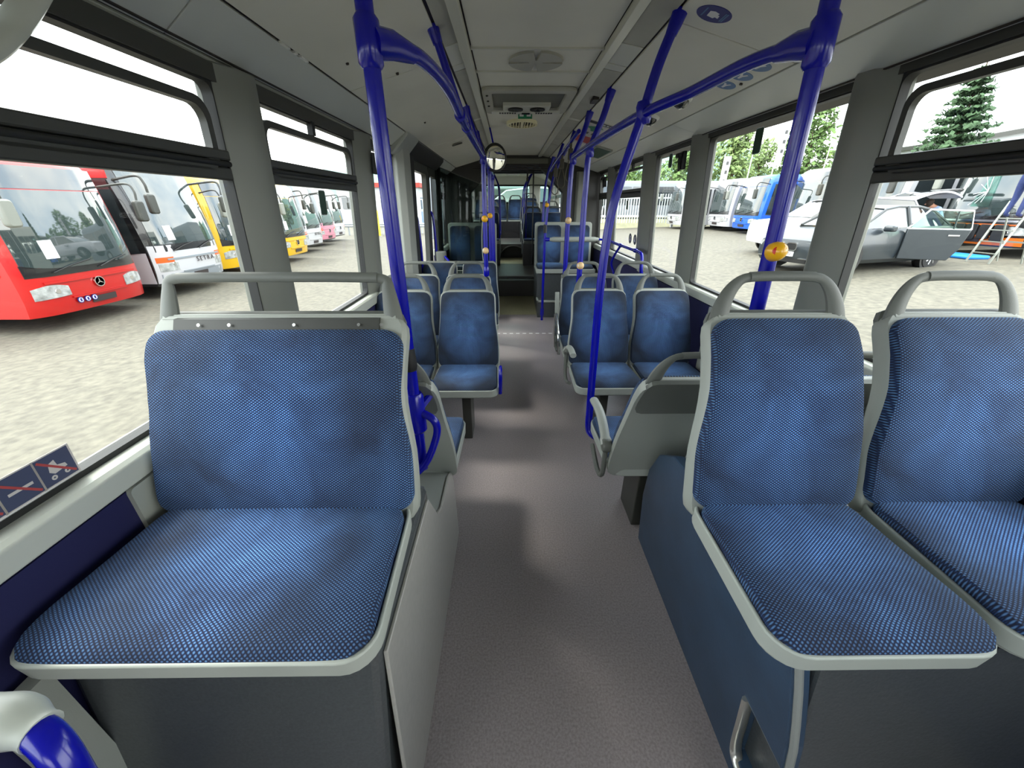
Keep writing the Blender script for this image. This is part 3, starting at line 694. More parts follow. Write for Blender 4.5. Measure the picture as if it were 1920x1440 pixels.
MB().tube([(sx(.345)-.026, .525, .348), (sx(.345)-.026, .385, .348)], .006, 6).build('recess_edge', 'podium_edge', t)
MB().add([(.62, 1.16, .62), (1.37, 1.16, .64), (1.37, 1.28, .50), (.66, 1.28, .50)], [(0,1,2,3)]).build('arch_top', 'podium_blue', t)
t = thing('raised_platform', 'stepped grey platform below the raised right double seat', 'platform')
MB().prism([(5.44, 0), (5.44, .235), (5.66, .235), (5.66, .60), (6.40, .60), (6.40, 0)], 'x', .43, 1.37).build('body', 'podium', t, smooth=False)
MB().box(.42, 1.37, 5.425, 5.46, .222, .25).build('step_nosing', 'trim', t, smooth=False, bev=.005); MB().box(.42, .445, 5.425, 5.66, .222, .25).build('step_nosing', 'trim', t, smooth=False, bev=.005)
t = thing('raised_platform', 'stepped grey platform below the raised left double seat', 'platform')
MB().prism([(5.30, 0), (5.30, .235), (5.62, .235), (5.62, .59), (6.40, .59), (6.40, 0)], 'x', -.91, -.155).build('body', 'podium', t, smooth=False)
MB().box(-.91, -.145, 5.285, 5.32, .222, .25).build('step_nosing', 'trim', t, smooth=False, bev=.005); MB().box(-.17, -.145, 5.285, 5.62, .222, .25).build('step_nosing', 'trim', t, smooth=False, bev=.005)
# glass screen before the left pair
t = thing('glass_screen', 'dark tinted glass screen with rounded top before the raised left seats', 'screen')
MB().prism([(-.93, .62), (-.23, .62), (-.23, 1.66), (-.30, 1.72), (-.93, 1.95)], 'y', 5.24, 5.25).build('pane', 'glass_tint', t, smooth=False)
MB().tube(spl([(-.93, 5.245, 1.95), (-.6, 5.245, 1.83), (-.30, 5.245, 1.72), (-.235, 5.245, 1.66), (-.23, 5.245, 1.55)]), .006, 6).build('edge', 'frame_dark', t)
MB().box(-.93, -.23, 5.235, 5.255, .60, .64).build('foot_rail', 'trim', t, smooth=False)
for zz in (.70, .76, .82): MB().box(-.92, -.24, 5.236, 5.240, zz, zz+.006).build('line', 'trim', t, smooth=False)
t = thing('door_grip_panel', 'grey padded post with a blue grab handle beside the door', 'handle', (-.80, 4.75, 0))
MB().rrect(-.06, .06, -.05, .05, .03, 'z', 0, 1.0).build('post', 'trim_dark', t, bev=.01)
MB().tube(spl([(.05, -.05, .45), (.11, -.07, .55), (.11, -.07, .85), (.05, -.05, .95)]), .014).build('grab_handle', 'pole', t)

# ================================================================== poles and rails
R0 = .0205
def cap(o, p, ax, r=.03, h=.03, m='pole'): return MB().lathe([(r*.75, -h), (r, -h*.6), (r, h*.6), (r*.75, h)], p, ax, 14).build('clamp', m, o)
def button(o_label, p, m='yellow', r=.026, group='stop buttons'):
    t = thing('stop_button', o_label, 'button', p, group=group)
    MB().lathe([(.004, -.030), (.012, -.028), (.021, -.020), (.0255, -.006), (.0255, .008), (.019, .018), (.006, .022)], (0, 0, 0), (0, .96, -.25), 18).build('housing', m, t)
    MB().lathe([(.012, .0), (.011, .004), (.004, .006)], (-.010, -.020, .004), (-.35, -.92, .15), 12).build('push_cap', 'red_btn' if m == 'yellow' else 'white_plastic', t)
    return t
zc = lambda x: (2.13+(x+.285)*.268) if x < 0 else (2.13-(x-.617)*.251)

# left near pole
t = thing('grab_pole', 'thick blue grab pole rising behind the near left bench seat', 'pole')
MB().tube([(-.32, 1.13, .62), (-.32, 1.13, 2.125)], R0, 16).build('tube', 'pole', t)
MB().tube([(-.32, 1.13, 1.79), (-.32, 1.13, 1.80), (-.32, 1.13, 1.88), (-.32, 1.13, 1.89)], [.022, .029, .029, .022], 16).build('clamp', 'pole', t)
MB().tube([(-.32, 1.13, .78), (-.32, 1.13, .79), (-.319, 1.13, .92), (-.319, 1.13, .93)], [.026, .034, .032, .026], 16).build('socket', 'pole', t)
MB().tube([(-.32, 1.13, 1.015), (-.32, 1.13, 1.03), (-.32, 1.13, 1.05), (-.32, 1.13, 1.09)], [.022, .025, .0235, .022], 14).build('black_tape', 'black', t)
MB().tube(spl([(-.33, 1.13, .86), (-.29, 1.12, .856), (-.255, 1.11, .835), (-.248, 1.11, .79), (-.27, 1.10, .72), (-.30, 1.09, .665), (-.34, 1.08, .63), (-.40, 1.07, .62)]), .0135, 10).build('bracket_loop', 'pole', t)
MB().tube([(-.33, 1.14, .80), (-.37, 1.05, .70)], .0125, 8).build('bracket_strut', 'pole', t)
MB().tube([(-.31, 1.14, .86), (-.27, 1.20, .90)], .0125, 8).build('bracket_strut', 'pole', t)
# left rail
t = thing('ceiling_handrail', 'blue overhead handrail curving from the near left pole along the left ceiling', 'handrail')
MB().tube(spl([(-.32, 1.13, 1.84), (-.285, 1.17, 1.848), (-.23, 1.29, 1.855), (-.20, 1.57, 1.855), (-.195, 2.0, 1.835), (-.19, 2.6, 1.83), (-.185, 3.3, 1.83), (-.18, 4.3, 1.83), (-.18, 5.24, 1.83)]), .0185, 12).build('rail', 'pole', t)
MB().tube([(-.315, 1.13, 1.84), (-.28, 1.18, 1.85), (-.245, 1.25, 1.853)], [.034, .03, .021], 14).build('rail_joint', 'pole', t)
for y in (2.0, 3.3, 4.3):
    MB().tube(spl([(-.29, y-.05, 2.128), (-.265, y-.04, 2.05), (-.215, y-.02, 1.90), (-.19, y+.03, 1.83)]), .0165, 10).build('ceiling_strut', 'pole', t)
    MB().tube([(-.295, y-.052, 2.14), (-.277, y-.045, 2.085)], [.026, .02], 10).build('strut_foot', 'pole', t)
    for dy in (-.10, .16):
        MB().tube([(-.195 if y < 3 else -.186, y+dy-.025, 1.834), (-.193 if y < 3 else -.186, y+dy+.025, 1.834)], .023, 12).build('sleeve', 'pole', t)
for y, zb, lab in ((3.3, .96, 'blue pole standing on the second left aisle seat'), (4.3, .0, 'blue pole by the left door, behind the seat poles'), (5.24, .62, 'blue pole at the aisle edge of the glass screen')):
    t = thing('grab_pole', lab, 'pole', (-.183, y, 0))
    MB().tube([(0, 0, zb), (0, 0, 1.83)], .0185, 12).build('tube', 'pole', t); cap(t, (0, 0, zb+.03), (0, 0, 1), .024, .04); cap(t, (0, 0, 1.81), (0, 0, 1), .025, .03)
# right near pole
t = thing('grab_pole', 'thick blue grab pole behind the near right seats with a yellow stop button', 'pole')
MB().tube([(.765, 1.10, .70), (.738, 1.10, 1.30), (.722, 1.10, 1.70), (.70, 1.10, 2.105)], R0, 16).build('tube', 'pole', t)
MB().tube([(.717, 1.10, 1.785), (.7165, 1.10, 1.795), (.713, 1.10, 1.875), (.7125, 1.10, 1.885)], [.022, .029, .029, .022], 16).build('clamp', 'pole', t)
button('yellow stop button on the near right pole', (.731, 1.075, 1.385))
t = thing('ceiling_handrail', 'blue overhead handrail curving from the near right pole to the bent pole', 'handrail')
MB().tube(spl([(.712, 1.10, 1.834), (.70, 1.16, 1.845), (.672, 1.33, 1.857), (.63, 1.60, 1.85), (.54, 1.80, 1.828), (.515, 2.3, 1.828), (.503, 2.8, 1.828), (.50, 3.3, 1.828)]), .0185, 12).build('rail', 'pole', t)
MB().tube([(.712, 1.10, 1.834), (.70, 1.16, 1.846), (.69, 1.22, 1.85)], [.034, .03, .021], 14).build('rail_joint', 'pole', t)
t = thing('ceiling_handrail', 'far blue overhead handrail carrying the hanging straps', 'handrail')
MB().tube(spl([(.60, 3.75, 2.06), (.585, 4.0, 2.03), (.57, 4.4, 1.99), (.545, 4.9, 1.93), (.53, 5.25, 1.88)]), .0175, 10).build('rail', 'pole', t)
for y, x, z in ((4.1, .585, 2.02), (4.9, .55, 1.93)): MB().tube([(.63, y+.1, zc(.63)), (x, y, z)], .016, 10).build('ceiling_strut', 'pole', t)
def bent(lab, pts, foot=True, r=.0195):
    t = thing('grab_pole', lab, 'pole'); MB().tube(spl(pts), r, 14).build('tube', 'pole', t)
    a, b = Vector(pts[0]), Vector(pts[1]); d = (b-a).normalized()
    MB().tube([a-d*.01, a+d*.03, a+d*.06], [.028, .025, .021], 12).build('ceiling_foot', 'pole', t)
    return t
t = bent('long bent blue pole curving from the ceiling down to the turned seat on the right', [(.625, 1.8, 2.125), (.574, 1.8, 1.98), (.537, 1.8, 1.825), (.482, 1.8, 1.61), (.448, 1.8, 1.42), (.434, 1.79, 1.10), (.436, 1.78, .75), (.438, 1.77, .50), (.44, 1.76, .40), (.455, 1.74, .365), (.50, 1.70, .36)])
cap(t, (.54, 1.8, 1.83), (-.2, 0, 1), .028, .04)
t = bent('blue pole bent at the top, standing on the first right aisle seat', [(.63, 2.8, 2.125), (.59, 2.8, 1.985), (.525, 2.8, 1.81), (.516, 2.8, 1.60), (.516, 2.8, 1.38), (.516, 2.79, .95)]); cap(t, (.525, 2.8, 1.815), (-.2, 0, 1), .026, .04)
MB().prism([(.485, .83), (.485, .95), (.545, .95), (.56, .86)], 'y', 2.73, 2.80).build('seat_socket', 'trim_dark', t, bev=.01)
t = bent('blue pole bent at the top, standing on the second right aisle seat', [(.62, 3.4, 2.127), (.575, 3.4, 1.98), (.512, 3.4, 1.82), (.50, 3.4, 1.6), (.50, 3.4, 1.37), (.50, 3.4, .95)]); cap(t, (.512, 3.4, 1.825), (-.2, 0, 1), .026, .04)
MB().prism([(.47, .83), (.47, .95), (.53, .95), (.545, .86)], 'y', 3.35, 3.42).build('seat_socket', 'trim_dark', t, bev=.01)
t = bent('blue pole with joint fittings standing on the step before the right double seat', [(.70, 5.3, 2.10), (.64, 5.3, 1.98), (.57, 5.3, 1.80), (.515, 5.3, 1.5), (.495, 5.3, 1.25), (.487, 5.3, 1.0), (.485, 5.3, .0)], r=.0175)
MB().lathe([(.026, -.05), (.026, .05)], (.485, 5.3, .12), (0, 0, 1), 12).build('lower_socket', 'pole', t); MB().lathe([(.023, -.05), (.023, .05)], (.489, 5.3, 1.22), (0, 0, 1), 12).build('black_tape', 'black', t)
MB().tube([(.49, 5.3, 1.09), (.56, 5.3, 1.09)], [.028, .02], 10).build('bar_fitting', 'pole', t)
bent('blue pole next to the joint on the right', [(.66, 6.2, 2.11), (.58, 6.2, 1.9), (.54, 6.2, 1.6), (.53, 6.2, 1.2), (.53, 6.2, .6)], r=.017)
t = thing('leaning_bar', 'grey padded leaning bar before the raised right seats', 'rail')
MB().tube([(.55, 5.3, 1.09), (.60, 5.3, 1.09), (1.14, 5.3, 1.09), (1.20, 5.3, 1.09)], [.02, .032, .032, .02], 14).build('padding', 'trim', t); MB().cyl((1.19, 5.3, 1.09), (1.32, 5.28, 1.085), .014).build('tube', 'pole', t)
t = thing('wall_handrail', 'blue handrail along the right window before the raised seats', 'handrail')
MB().tube(spl([(1.30, 5.26, 1.085), (1.29, 4.9, 1.085), (1.29, 4.2, 1.085), (1.29, 3.86, 1.08), (1.29, 3.78, 1.04), (1.30, 3.76, .90), (1.36, 3.75, .84)]), .0165, 10).build('rail', 'pole', t)
MB().tube(spl([(1.29, 4.55, 1.08), (1.285, 4.75, .95), (1.285, 4.85, .84), (1.33, 4.83, .72)]), .014, 10).build('stay', 'pole', t)
for y in (4.55, 4.0): cap(t, (1.29, y, 1.085), (0, 1, 0), .022, .04)
t = thing('steel_rail', 'grey steel guard rail running across behind the second right seats', 'rail')
MB().tube(spl([(.64, 3.62, .45), (.64, 3.62, .80), (.67, 3.66, .865), (.78, 3.72, .872), (1.05, 3.75, .872), (1.32, 3.75, .872), (1.37, 3.85, .875), (1.38, 4.1, .88)]), .016, 10).build('tube', 'tray', t)
t = thing('black_post', 'thin black post in the joint at the right of the aisle', 'post'); MB().cyl((.40, 6.52, .60), (.395, 6.52, 2.04), .011, n=8).build('tube', 'black', t); MB().lathe([(.02, 0), (.02, .03)], (.40, 6.52, .60), (0, 0, 1), 8).build('foot', 'black', t)
for k, (x, y, z0, z1) in enumerate(((.05-.26, 6.45, 1.86, 2.04), (.30, 6.45, 1.84, 2.04))):
    t = thing('joint_strap', ['left', 'right'][k]+' black strap hanging from the joint frame over the aisle', 'strap', (x, y, 0))
    MB().box(-.012, .012, -.003, .003, z0, z1).build('band', 'black', t, smooth=False); MB().box(-.016, .016, -.006, .006, z0-.02, z0+.03).build('end', 'black', t, smooth=False)
# stop buttons and hanging straps
button('upper yellow stop button on the second left seat pole', (-.183, 3.275, 1.40)); button('smaller yellow stop button on the pole by the left door', (-.183, 4.275, 1.40))
button('beige button on the second left seat pole below the yellow one', (-.183, 3.275, 1.16), 'beige_btn'); button('yellow stop button on the pole before the right double seat', (.50, 5.275, 1.50))
button('beige button on the first right seat pole just above the seats', (.516, 2.775, 1.11), 'beige_btn'); button('beige button on the second right seat pole', (.50, 3.375, 1.385), 'beige_btn')
for k, (x, y, z) in enumerate(((.583, 4.05, 2.02), (.565, 4.5, 1.98), (.548, 4.9, 1.93))):
    t = thing('hanging_strap', ['nearest', 'middle', 'farthest'][k]+' hanging strap with a loop on the far right rail', 'strap', (x, y, z), group='hanging straps')
    MB().rrect(-.022, .022, -.012, .012, .008, 'z', -.14, -.05).build('clip', 'strap', t, bev=.004)
    MB().tube([(0, 0, .02), (0, 0, -.06)], .012, 8).build('hanger', 'strap', t)
    MB().tube(spl([(-.008, 0, -.14), (-.03, 0, -.22), (-.035, 0, -.29), (0, 0, -.32), (.035, 0, -.29), (.03, 0, -.22), (.008, 0, -.14)]), .005, 6).build('loop', 'strap', t)
t = thing('cable', 'thin grey cable hanging down in front of the glass screen', 'cable')
MB().tube(spl([(-.20, 5.18, 1.52), (-.28, 5.18, 1.45), (-.32, 5.18, 1.3), (-.335, 5.18, 1.0), (-.31, 5.18, .7), (-.29, 5.18, .5)]), .005, 6).build('wire', 'trim', t)
# rear section poles
for k, (x, y) in enumerate(((.36, 8.05), (.36, 8.95), (.36, 9.95), (-.16, 8.05), (-.16, 8.95))):
    s = 1 if x > 0 else -1
    bent('thin blue pole in the rear section, %s of the aisle, number %s from the joint' % ('right' if s > 0 else 'left', ['one', 'two', 'three', 'one', 'two'][k]), [(x+s*.24, y, 2.20), (x+s*.12, y, 2.06), (x+s*.02, y, 1.85), (x, y, 1.6), (x, y, 1.30), (x, y, .9)], r=.015)

# ================================================================== small fittings
t = thing('round_mirror', 'round convex mirror hanging below the ceiling over the aisle', 'mirror', (-.115, 4.2, 1.91))
MB().lathe([(.118, .012), (.118, 0), (.10, -.004), (.07, -.008), (.035, -.010), (.004, -.0108)], (0, 0, 0), (-.50, .87, .04), 28).build('mirror_glass', 'mirror', t)
MB().lathe([(.121, .018), (.124, .0), (.118, -.004)], (0, 0, 0), (-.50, .87, .04), 28).build('rim', 'mirror_rim', t)
MB().tube([(0, .02, 0), (-.02, .04, .12), (-.05, .04, .25)], .008, 8).build('bracket', 'pole', t)
def on_roof(x, y):   # frame on the sloping right side panel: x' down the slope, y' along the bus, z' into the bus
    d = Vector((1, 0, -.251)).normalized()
    return basis(d, (0, -1, 0), (x, y, zc(x)))
def disc_sticker(lab, x, y, rx, ry, m, kind):
    t = thing('round_sticker', lab, 'sticker'); M = on_roof(x, y)
    MB().prism([(rx*math.cos(k*PI/16), ry*math.sin(k*PI/16)) for k in range(32)], 'z', -.001, .0015, M).build('disc', m, t, smooth=False)
    if kind == 'camera':
        MB().prism([(-.018, -.018), (.006, -.022), (.010, -.012), (.022, -.016), (.020, .002), (.012, .004), (.014, .014), (-.004, .020), (-.020, .014)], 'z', .0015, .0022, M).build('camera_symbol', 'sticker_white', t, smooth=False)
        for a in (-.036, .034, .041): MB().box(a-.0022, a+.0022, -.028, .028, .0015, .0022, M).build('text_line', 'sticker_pale', t, smooth=False)
    else:
        MB().prism([(-.006, -.028), (.004, -.028), (.006, .0), (.018, .024), (.010, .028), (0, .010), (-.010, .028), (-.018, .024), (-.008, .0)], 'z', .0015, .0022, M).build('figure', 'sticker_white', t, smooth=False)
disc_sticker('dark blue oval sticker with a white camera symbol on the ceiling', .725, 1.735, .062, .052, 'sticker_blue', 'camera')
for k, y in enumerate((2.24, 2.10, 1.97)): disc_sticker(['far', 'middle', 'near'][k]+' pale blue round sticker with a white figure on the ceiling edge', 1.05, y, .048, .048, 'sticker_pale', 'fig')
for k, y in enumerate((2.55, 3.05)):
    t = thing('dome_camera', ['nearer', 'farther'][k]+' black dome camera on the right ceiling panel', 'camera', (.97, y, zc(.97)))
    MB().lathe([(.055, .006), (.055, -.012), (.046, -.018)], (0, 0, 0), (.22, 0, 1), 20).build('base', 'white_plastic', t); MB().lathe([(.044, -.015), (.042, -.03), (.03, -.048), (.012, -.056)], (0, 0, 0), (.22, 0, 1), 20).build('dome', 'dome', t)
t = thing('notice_board', 'white rule poster with green and red fields on the right ceiling', 'poster'); M = on_roof(.80, 4.15)
MB().box(-.15, .15, -.50, .55, -.001, .003, M).build('sheet', 'sticker_grey', t, smooth=False)
MB().box(-.14, .14, .46, .54, .003, .004, M).build('header_field', 'black', t, smooth=False); [MB().box(-.02+k*.03, .0+k*.03, .485, .515, .004, .0048, M).build('header_mark', 'sticker_white', t, smooth=False) for k in range(5)]
MB().prism([(-.14, .30), (-.02, .42), (.02, .34), (-.03, .30), (0, .22), (-.06, .16), (-.08, .26)], 'z', .003, .004, M).build('green_field', 'green_sign', t, smooth=False)
MB().box(-.14, .10, -.42, -.10, .003, .004, M).build('red_field', 'sticker_red', t, smooth=False)
for k in range(3): MB().box(-.10+k*.07, -.06+k*.07, .02, .10, .003, .004, M).build('symbol', 'black', t, smooth=False)
t = thing('info_screen', 'dark grey flat display on the right ceiling edge', 'screen'); M = on_roof(1.0, 4.85)
MB().rrect(-.09, .09, -.34, .34, .02, 'z', -.002, .016, M=M).build('bezel', 'trim', t); MB().rrect(-.075, .075, -.31, .31, .01, 'z', .016, .018, M=M).build('panel', 'green_dark', t)
t = thing('wall_label', 'narrow dark label on the left ceiling panel near the mirror', 'label'); MB().box(-.56, -.46, 4.48, 4.53, 2.05, 2.056).map(lambda x, y, z: (x, y, z+.268*(x+.51)+.004)).build('plate', 'frame_dark', t, smooth=False)
for k, (x, y, z) in enumerate(((-.66, 1.98, 2.028), (-.52, 2.25, 2.062), (-.6, 3.3, 2.042))):
    tag(MB().lathe([(.008, -.004), (.006, .004)], (x, y, z), (.26, 0, -1), 8).build('panel_latch', 'seam'), ['near', 'middle', 'far'][k]+' small dark latch in the left ceiling panel', 'latch', 'ceiling latches')
t = thing('panel_latch', 'small dark latch beside the pale figure stickers', 'latch', (1.09, 2.17, zc(1.09))); MB().lathe([(.008, -.006), (.006, .004)], (0, 0, 0), (.25, 0, 1), 8).build('latch', 'seam', t)
for k in range(3):
    tag(MB().box(-.776, -.764, 1.66+[0, .09, .135][k], 1.66+[.055, .11, .19][k], 1.996, 2.004).build('light_slot', 'white_plastic', smooth=False), ['nearest', 'middle', 'farthest'][k]+' bright slot in the left ceiling seam', 'slot', 'bright slots in the left seam')
# emergency hammers, window stickers
def on_glass(side, y, z, off=.0):
    X = XL if side == 'left' else XR; sg = 1 if side == 'left' else -1; lx = .055*(z-.945)*sg
    return basis((0, sg, 0), (.055*sg, 0, 1), (X+lx-.004*sg+off*sg, y, z))
for k, (s, y, z) in enumerate((('left', 2.80, 1.74), ('right', 3.23, 1.80), ('right', 5.70, 1.78))):
    t = thing('hammer_holder', ['black emergency hammer holder on the left pillar behind the blue pole', 'black emergency hammer holder on the right pillar by the fixed windows', 'black emergency hammer holder on the far right pillar'][k], 'holder', group='emergency hammers')
    M = on_glass(s, y, z, .075); MB().box(-.03, .03, -.06, .06, -.01, .02, M).build('back_plate', 'black', t, bev=.006); MB().box(-.045, .02, .02, .05, .02, .05, M).build('hammer_head', 'rubber', t, bev=.008); MB().cyl(M @ Vector((0, .03, .035)), M @ Vector((0, -.07, .03)), .009).build('hammer_handle', 'rubber', t)
for k, (s, y, z, h) in enumerate((('left', 2.14, 1.51, .055), ('right', 2.44, 1.82, .06), ('right', 3.68, 1.84, .05), ('right', 4.87, 1.50, .045), ('right', 6.15, 1.53, .045))):
    t = thing('exit_sticker', ['green exit sticker in the second left window', 'green exit sticker in the large right window', 'green exit sticker in the right window before the hammer holder', 'green exit sticker in the right window over the blue handrail', 'green exit sticker in the farthest right window'][k], 'sticker', group='green window stickers')
    M = on_glass(s, y, z); MB().rrect(-.035, .035, -h, h, .012, 'z', -.0005, .0008, M=M).build('film', 'green_dark', t, smooth=False); MB().frame(rr(-.038, .038, -h-.003, h+.003, .013), rr(-.035, .035, -h, h, .012), 'z', -.0005, .0008, M=M).build('border', 'sticker_white', t, smooth=False)
for k, y in enumerate((4.66, 4.48)):
    t = thing('round_sticker', ['farther', 'nearer'][k]+' dark round wheelchair sticker low in the right window', 'sticker'); M = on_glass('right', y, 1.15)
    MB().prism([(.055*math.cos(a*PI/12), .055*math.sin(a*PI/12)) for a in range(24)], 'z', -.0005, .0008, M).build('disc', 'frame_dark', t, smooth=False); MB().prism([(-.02, -.02), (.02, -.025), (.005, .0), (.012, .03), (-.008, .03)], 'z', .0008, .0014, M).build('figure', 'sticker_white', t, smooth=False)
t = thing('rule_sticker', 'strip of navy prohibition pictograms at the bottom of the near left window', 'sticker')
for k, y in enumerate((.66, .592, .524)):
    M = on_glass('left', y, .995, .004); MB().box(-.036, .036, -.036, .036, -.0005, .0006, M).build('border', 'sticker_grey', t, smooth=False)
    f = MB().box(-.032, .032, -.033, .033, .0006, .0010, M).build('field', 'sticker_navy', t, smooth=False)
    if k == 0:
        MB().prism([(-.012, .014), (.0, .018), (.002, .004), (.016, .0), (.018, -.008), (-.008, -.012), (-.016, -.004)], 'z', .001, .0014, M).build('skate_symbol', 'sticker_grey', f, smooth=False)
        for a in (-.012, .014): MB().frame([(a+.0055*math.cos(q*PI/8), -.019+.0055*math.sin(q*PI/8)) for q in range(16)], [(a+.002*math.cos(q*PI/8), -.019+.002*math.sin(q*PI/8)) for q in range(16)], 'z', .001, .0014, M).build('wheel_symbol', 'sticker_grey', f, smooth=False)
    else: MB().box(-.02, .022, -.006, .0, .001, .0014, M).build('cigarette_symbol', 'sticker_grey', f, smooth=False)
    MB().prism([(-.030, .026), (-.027, .030), (.030, -.026), (.027, -.030)], 'z', .0014, .0018, M).build('ban_bar', 'sticker_red', f, smooth=False)
# rail in the near left corner
t = thing('seat_grab_rail', 'grey sleeve on a blue grab rail in the near left corner', 'handle')
MB().tube(spl([(-.56, .21, 1.062), (-.51, .195, 1.064), (-.465, .188, 1.06), (-.437, .182, 1.056)]), [.0185+.003*math.cos(k*.42) for k in range(25)], 16).build('sleeve', 'tray', t)
MB().tube(spl([(-.465, .188, 1.06), (-.435, .180, 1.056), (-.418, .172, 1.04), (-.408, .162, 1.0), (-.40, .15, .92), (-.39, .13, .75)]), .0135, 16).build('tube', 'pole', t)
MB().tube(spl([(-.62, .22, 1.12), (-.53, .185, 1.088), (-.475, .155, 1.05), (-.44, .13, .99), (-.42, .11, .8)]), .0125, 14).build('second_tube', 'pole', t)

# ================================================================== outside: buses
HW = 1.25
def fx(y, z, lean=.22):
    return -.20*abs(y/HW)**6-.05*(y/HW)**2 - (lean*((z-1.05)/1.95)**1.5 if z > 1.05 else 0) - (.06*((.75-z)/.45)**2 if z < .75 else 0)
def fpatch(name, m, par, yl, yr, zb, zt, off=.012, nu=10, nv=8, th=.02, lean=.22):
    """conformal piece of the bus front; limits may be numbers or functions"""
    F_ = lambda v, s: v(s) if callable(v) else v
    def fn(u, v):
        y = F_(yl, v)+(F_(yr, v)-F_(yl, v))*u; z = F_(zb, u)+(F_(zt, u)-F_(zb, u))*v
        return (fx(y, z, lean)+off, y, z), (1, .0, .05)
    return MB().patch(fn, nu, nv, th).build(name, m, par)
def bus(name, label, x, y, rz, body, style='city', H=3.0, L=11.5, lower=None, plate='plate_dark', paper=True, sticker=False, brand=None, glassm='windscreen', band=None, emblem=True, coach_text=None, side=True):
    t = thing(name, label, 'bus', (x, y, gz(x)), rz); s = H/3.0; lean = .22 if style == 'city' else .42
    zl = [.30, .34, .55, .75, 1.05, 1.3, 1.6, 1.9, 2.2, 2.5, 2.75, 2.9, 2.98, 3.0]; rings = []
    for z in zl:
        ins = .0 if z < 2.6 else .5*(z-2.6)**2*1.6
        ys = [-1, -.985, -.95, -.88, -.75, -.5, -.25, 0, .25, .5, .75, .88, .95, .985, 1]
        ring = [(fx(a*HW, z, lean)-(.0 if z < 2.85 else (z-2.85)*1.2), a*(HW-ins), z*s) for a in ys]
        ring += [(-L, HW-ins, z*s), (-L, -HW+ins, z*s)]; rings.append(ring)
    n = len(rings[0]); vs = [p for r in rings for p in r]
    fs = [(i*n+k, i*n+(k+1) % n, (i+1)*n+(k+1) % n, (i+1)*n+k) for i in range(len(rings)-1) for k in range(n)]+[tuple(range((len(rings)-1)*n, len(rings)*n)), tuple(range(n))[::-1]]
    MB().add(vs, fs).build('body', body if style == 'city' or side == 'plain' else 'busblack', t)
    sc = lambda z: z*s
    def fp(nm, m, *a, **k):
        o = fpatch(nm, m, t, *a, lean=lean, **k); o.scale = (1, 1, s); return o
    city = style == 'city'
    wb = (lambda u: 1.12+.10*(2*u-1)**4) if city else (lambda u: 1.22)
    ws = fp('windscreen', glassm, (lambda v: -1.12+.03*v), (lambda v: 1.12-.03*v), wb, 2.45 if city else 2.85, nu=14, nv=12)
    if city: fp('destination_display', 'sideglass', -1.10, 1.10, 2.47, 2.84)
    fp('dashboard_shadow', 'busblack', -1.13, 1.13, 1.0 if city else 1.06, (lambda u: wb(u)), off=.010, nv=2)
    if not city and side != 'plain':
        fp('front_panel', body, -1.235, 1.235, .36, 1.20, off=.008, nu=24, nv=6)
        for sy in (-1, 1): MB().box(-L+.05, -.30, sy*HW-.006, sy*HW+.006, sc(.36), sc(1.05)).build('lower_side_panel', body, t, smooth=False)
        MB().rrect(-L+.2, -1.0, -1.05, 1.05, .2, 'z', sc(2.99), sc(3.02)).build('roof_cover', body, t)
    # lights, lower front
    for sy in (-1, 1):
        if city: lm = fp('headlight', 'lamp', (lambda v, sy=sy: min(sy*.60, sy*1.14)+.0), (lambda v, sy=sy: max(sy*.60, sy*1.14)), (lambda u: .60+.03*u), (lambda u, sy=sy: (.80+.05*math.sin(PI*u))), off=.014, nv=4)
        else:
            lm = fp('headlight', 'lamp', min(sy*.70, sy*1.16), max(sy*.70, sy*1.16), .62, .80, off=.014, nv=4); fp('indicator', 'amber', min(sy*.78, sy*1.18), max(sy*.78, sy*1.18), .82, .94, off=.014, nv=3)
        MB().lathe([(.05, 0), (.045, .01)], (fx(sy*.80, .7, lean)+.01, sy*.80, sc(.70)), (1, 0, 0), 14).build('lamp_eye', 'chrome', lm)
        # mirror on an arm
        a = MB().tube(spl([(fx(sy*1.1, 2.5, lean)-.05, sy*1.18, sc(2.55)), (.22, sy*1.30, sc(2.62)), (.36, sy*1.30, sc(2.5)), (.36, sy*1.28, sc(2.30))]), .028 if not city else .022, 8).build('mirror_arm', 'frame_dark', t)
        MB().rrect(-.11, .11, -.22, .22, .06, 'x', .30, .42, M=Matrix.Translation((0, sy*1.28, sc(2.08)))).build('mirror_housing', 'pillar' if sy < 0 and city else 'frame_dark', a, bev=.03)
    fp('grille_line', body if not lower else lower, -.95, .95, .87, .91, off=.03, nv=2)
    fp('lower_line', body if not lower else lower, -.6, .6, .56, .59, off=.03, nv=2)
    if lower: fp('bumper', lower, -1.16, 1.16, .34, .56, off=.012, nv=4)
    fp('number_plate', plate, -.26, .26, .40, .52, off=.03, nv=2)
    for a, b in ((-.75, .0), (.15, .85)):
        MB().tube([(fx(a, 1.0, lean)+.05, a, sc(1.06)), (fx((a+b)/2, 1.16, lean)+.05, (a+b)/2, sc(1.16)), (fx(b, 1.22, lean)+.05, b, sc(1.22))], .012, 6).build('wiper', 'black', t)
    if emblem:
        e = MB().lathe([(.105, -.01), (.105, .02), (.09, .02), (.09, -.01)], (fx(0, .80, lean)+.02, 0, sc(.78)), (1, 0, 0), 24).build('emblem_ring', 'chrome', t)
        for k in range(3):
            an = PI/2+k*2*PI/3; MB().prism([(.014*math.sin(an), -.014*math.cos(an)), (.095*math.cos(an), .095*math.sin(an)), (-.014*math.sin(an), .014*math.cos(an))], 'x', .0, .03, Matrix.Translation((fx(0, .8, lean)+.01, 0, sc(.78)))).build('emblem_spoke', 'chrome', e, smooth=False)
    if coach_text: text('front_lettering', coach_text, .17, basis((0, 1, 0), (0, 0, 1), (fx(.3, .78, lean)+.035, .28, sc(.80))), 'plate_dark', t, .006)
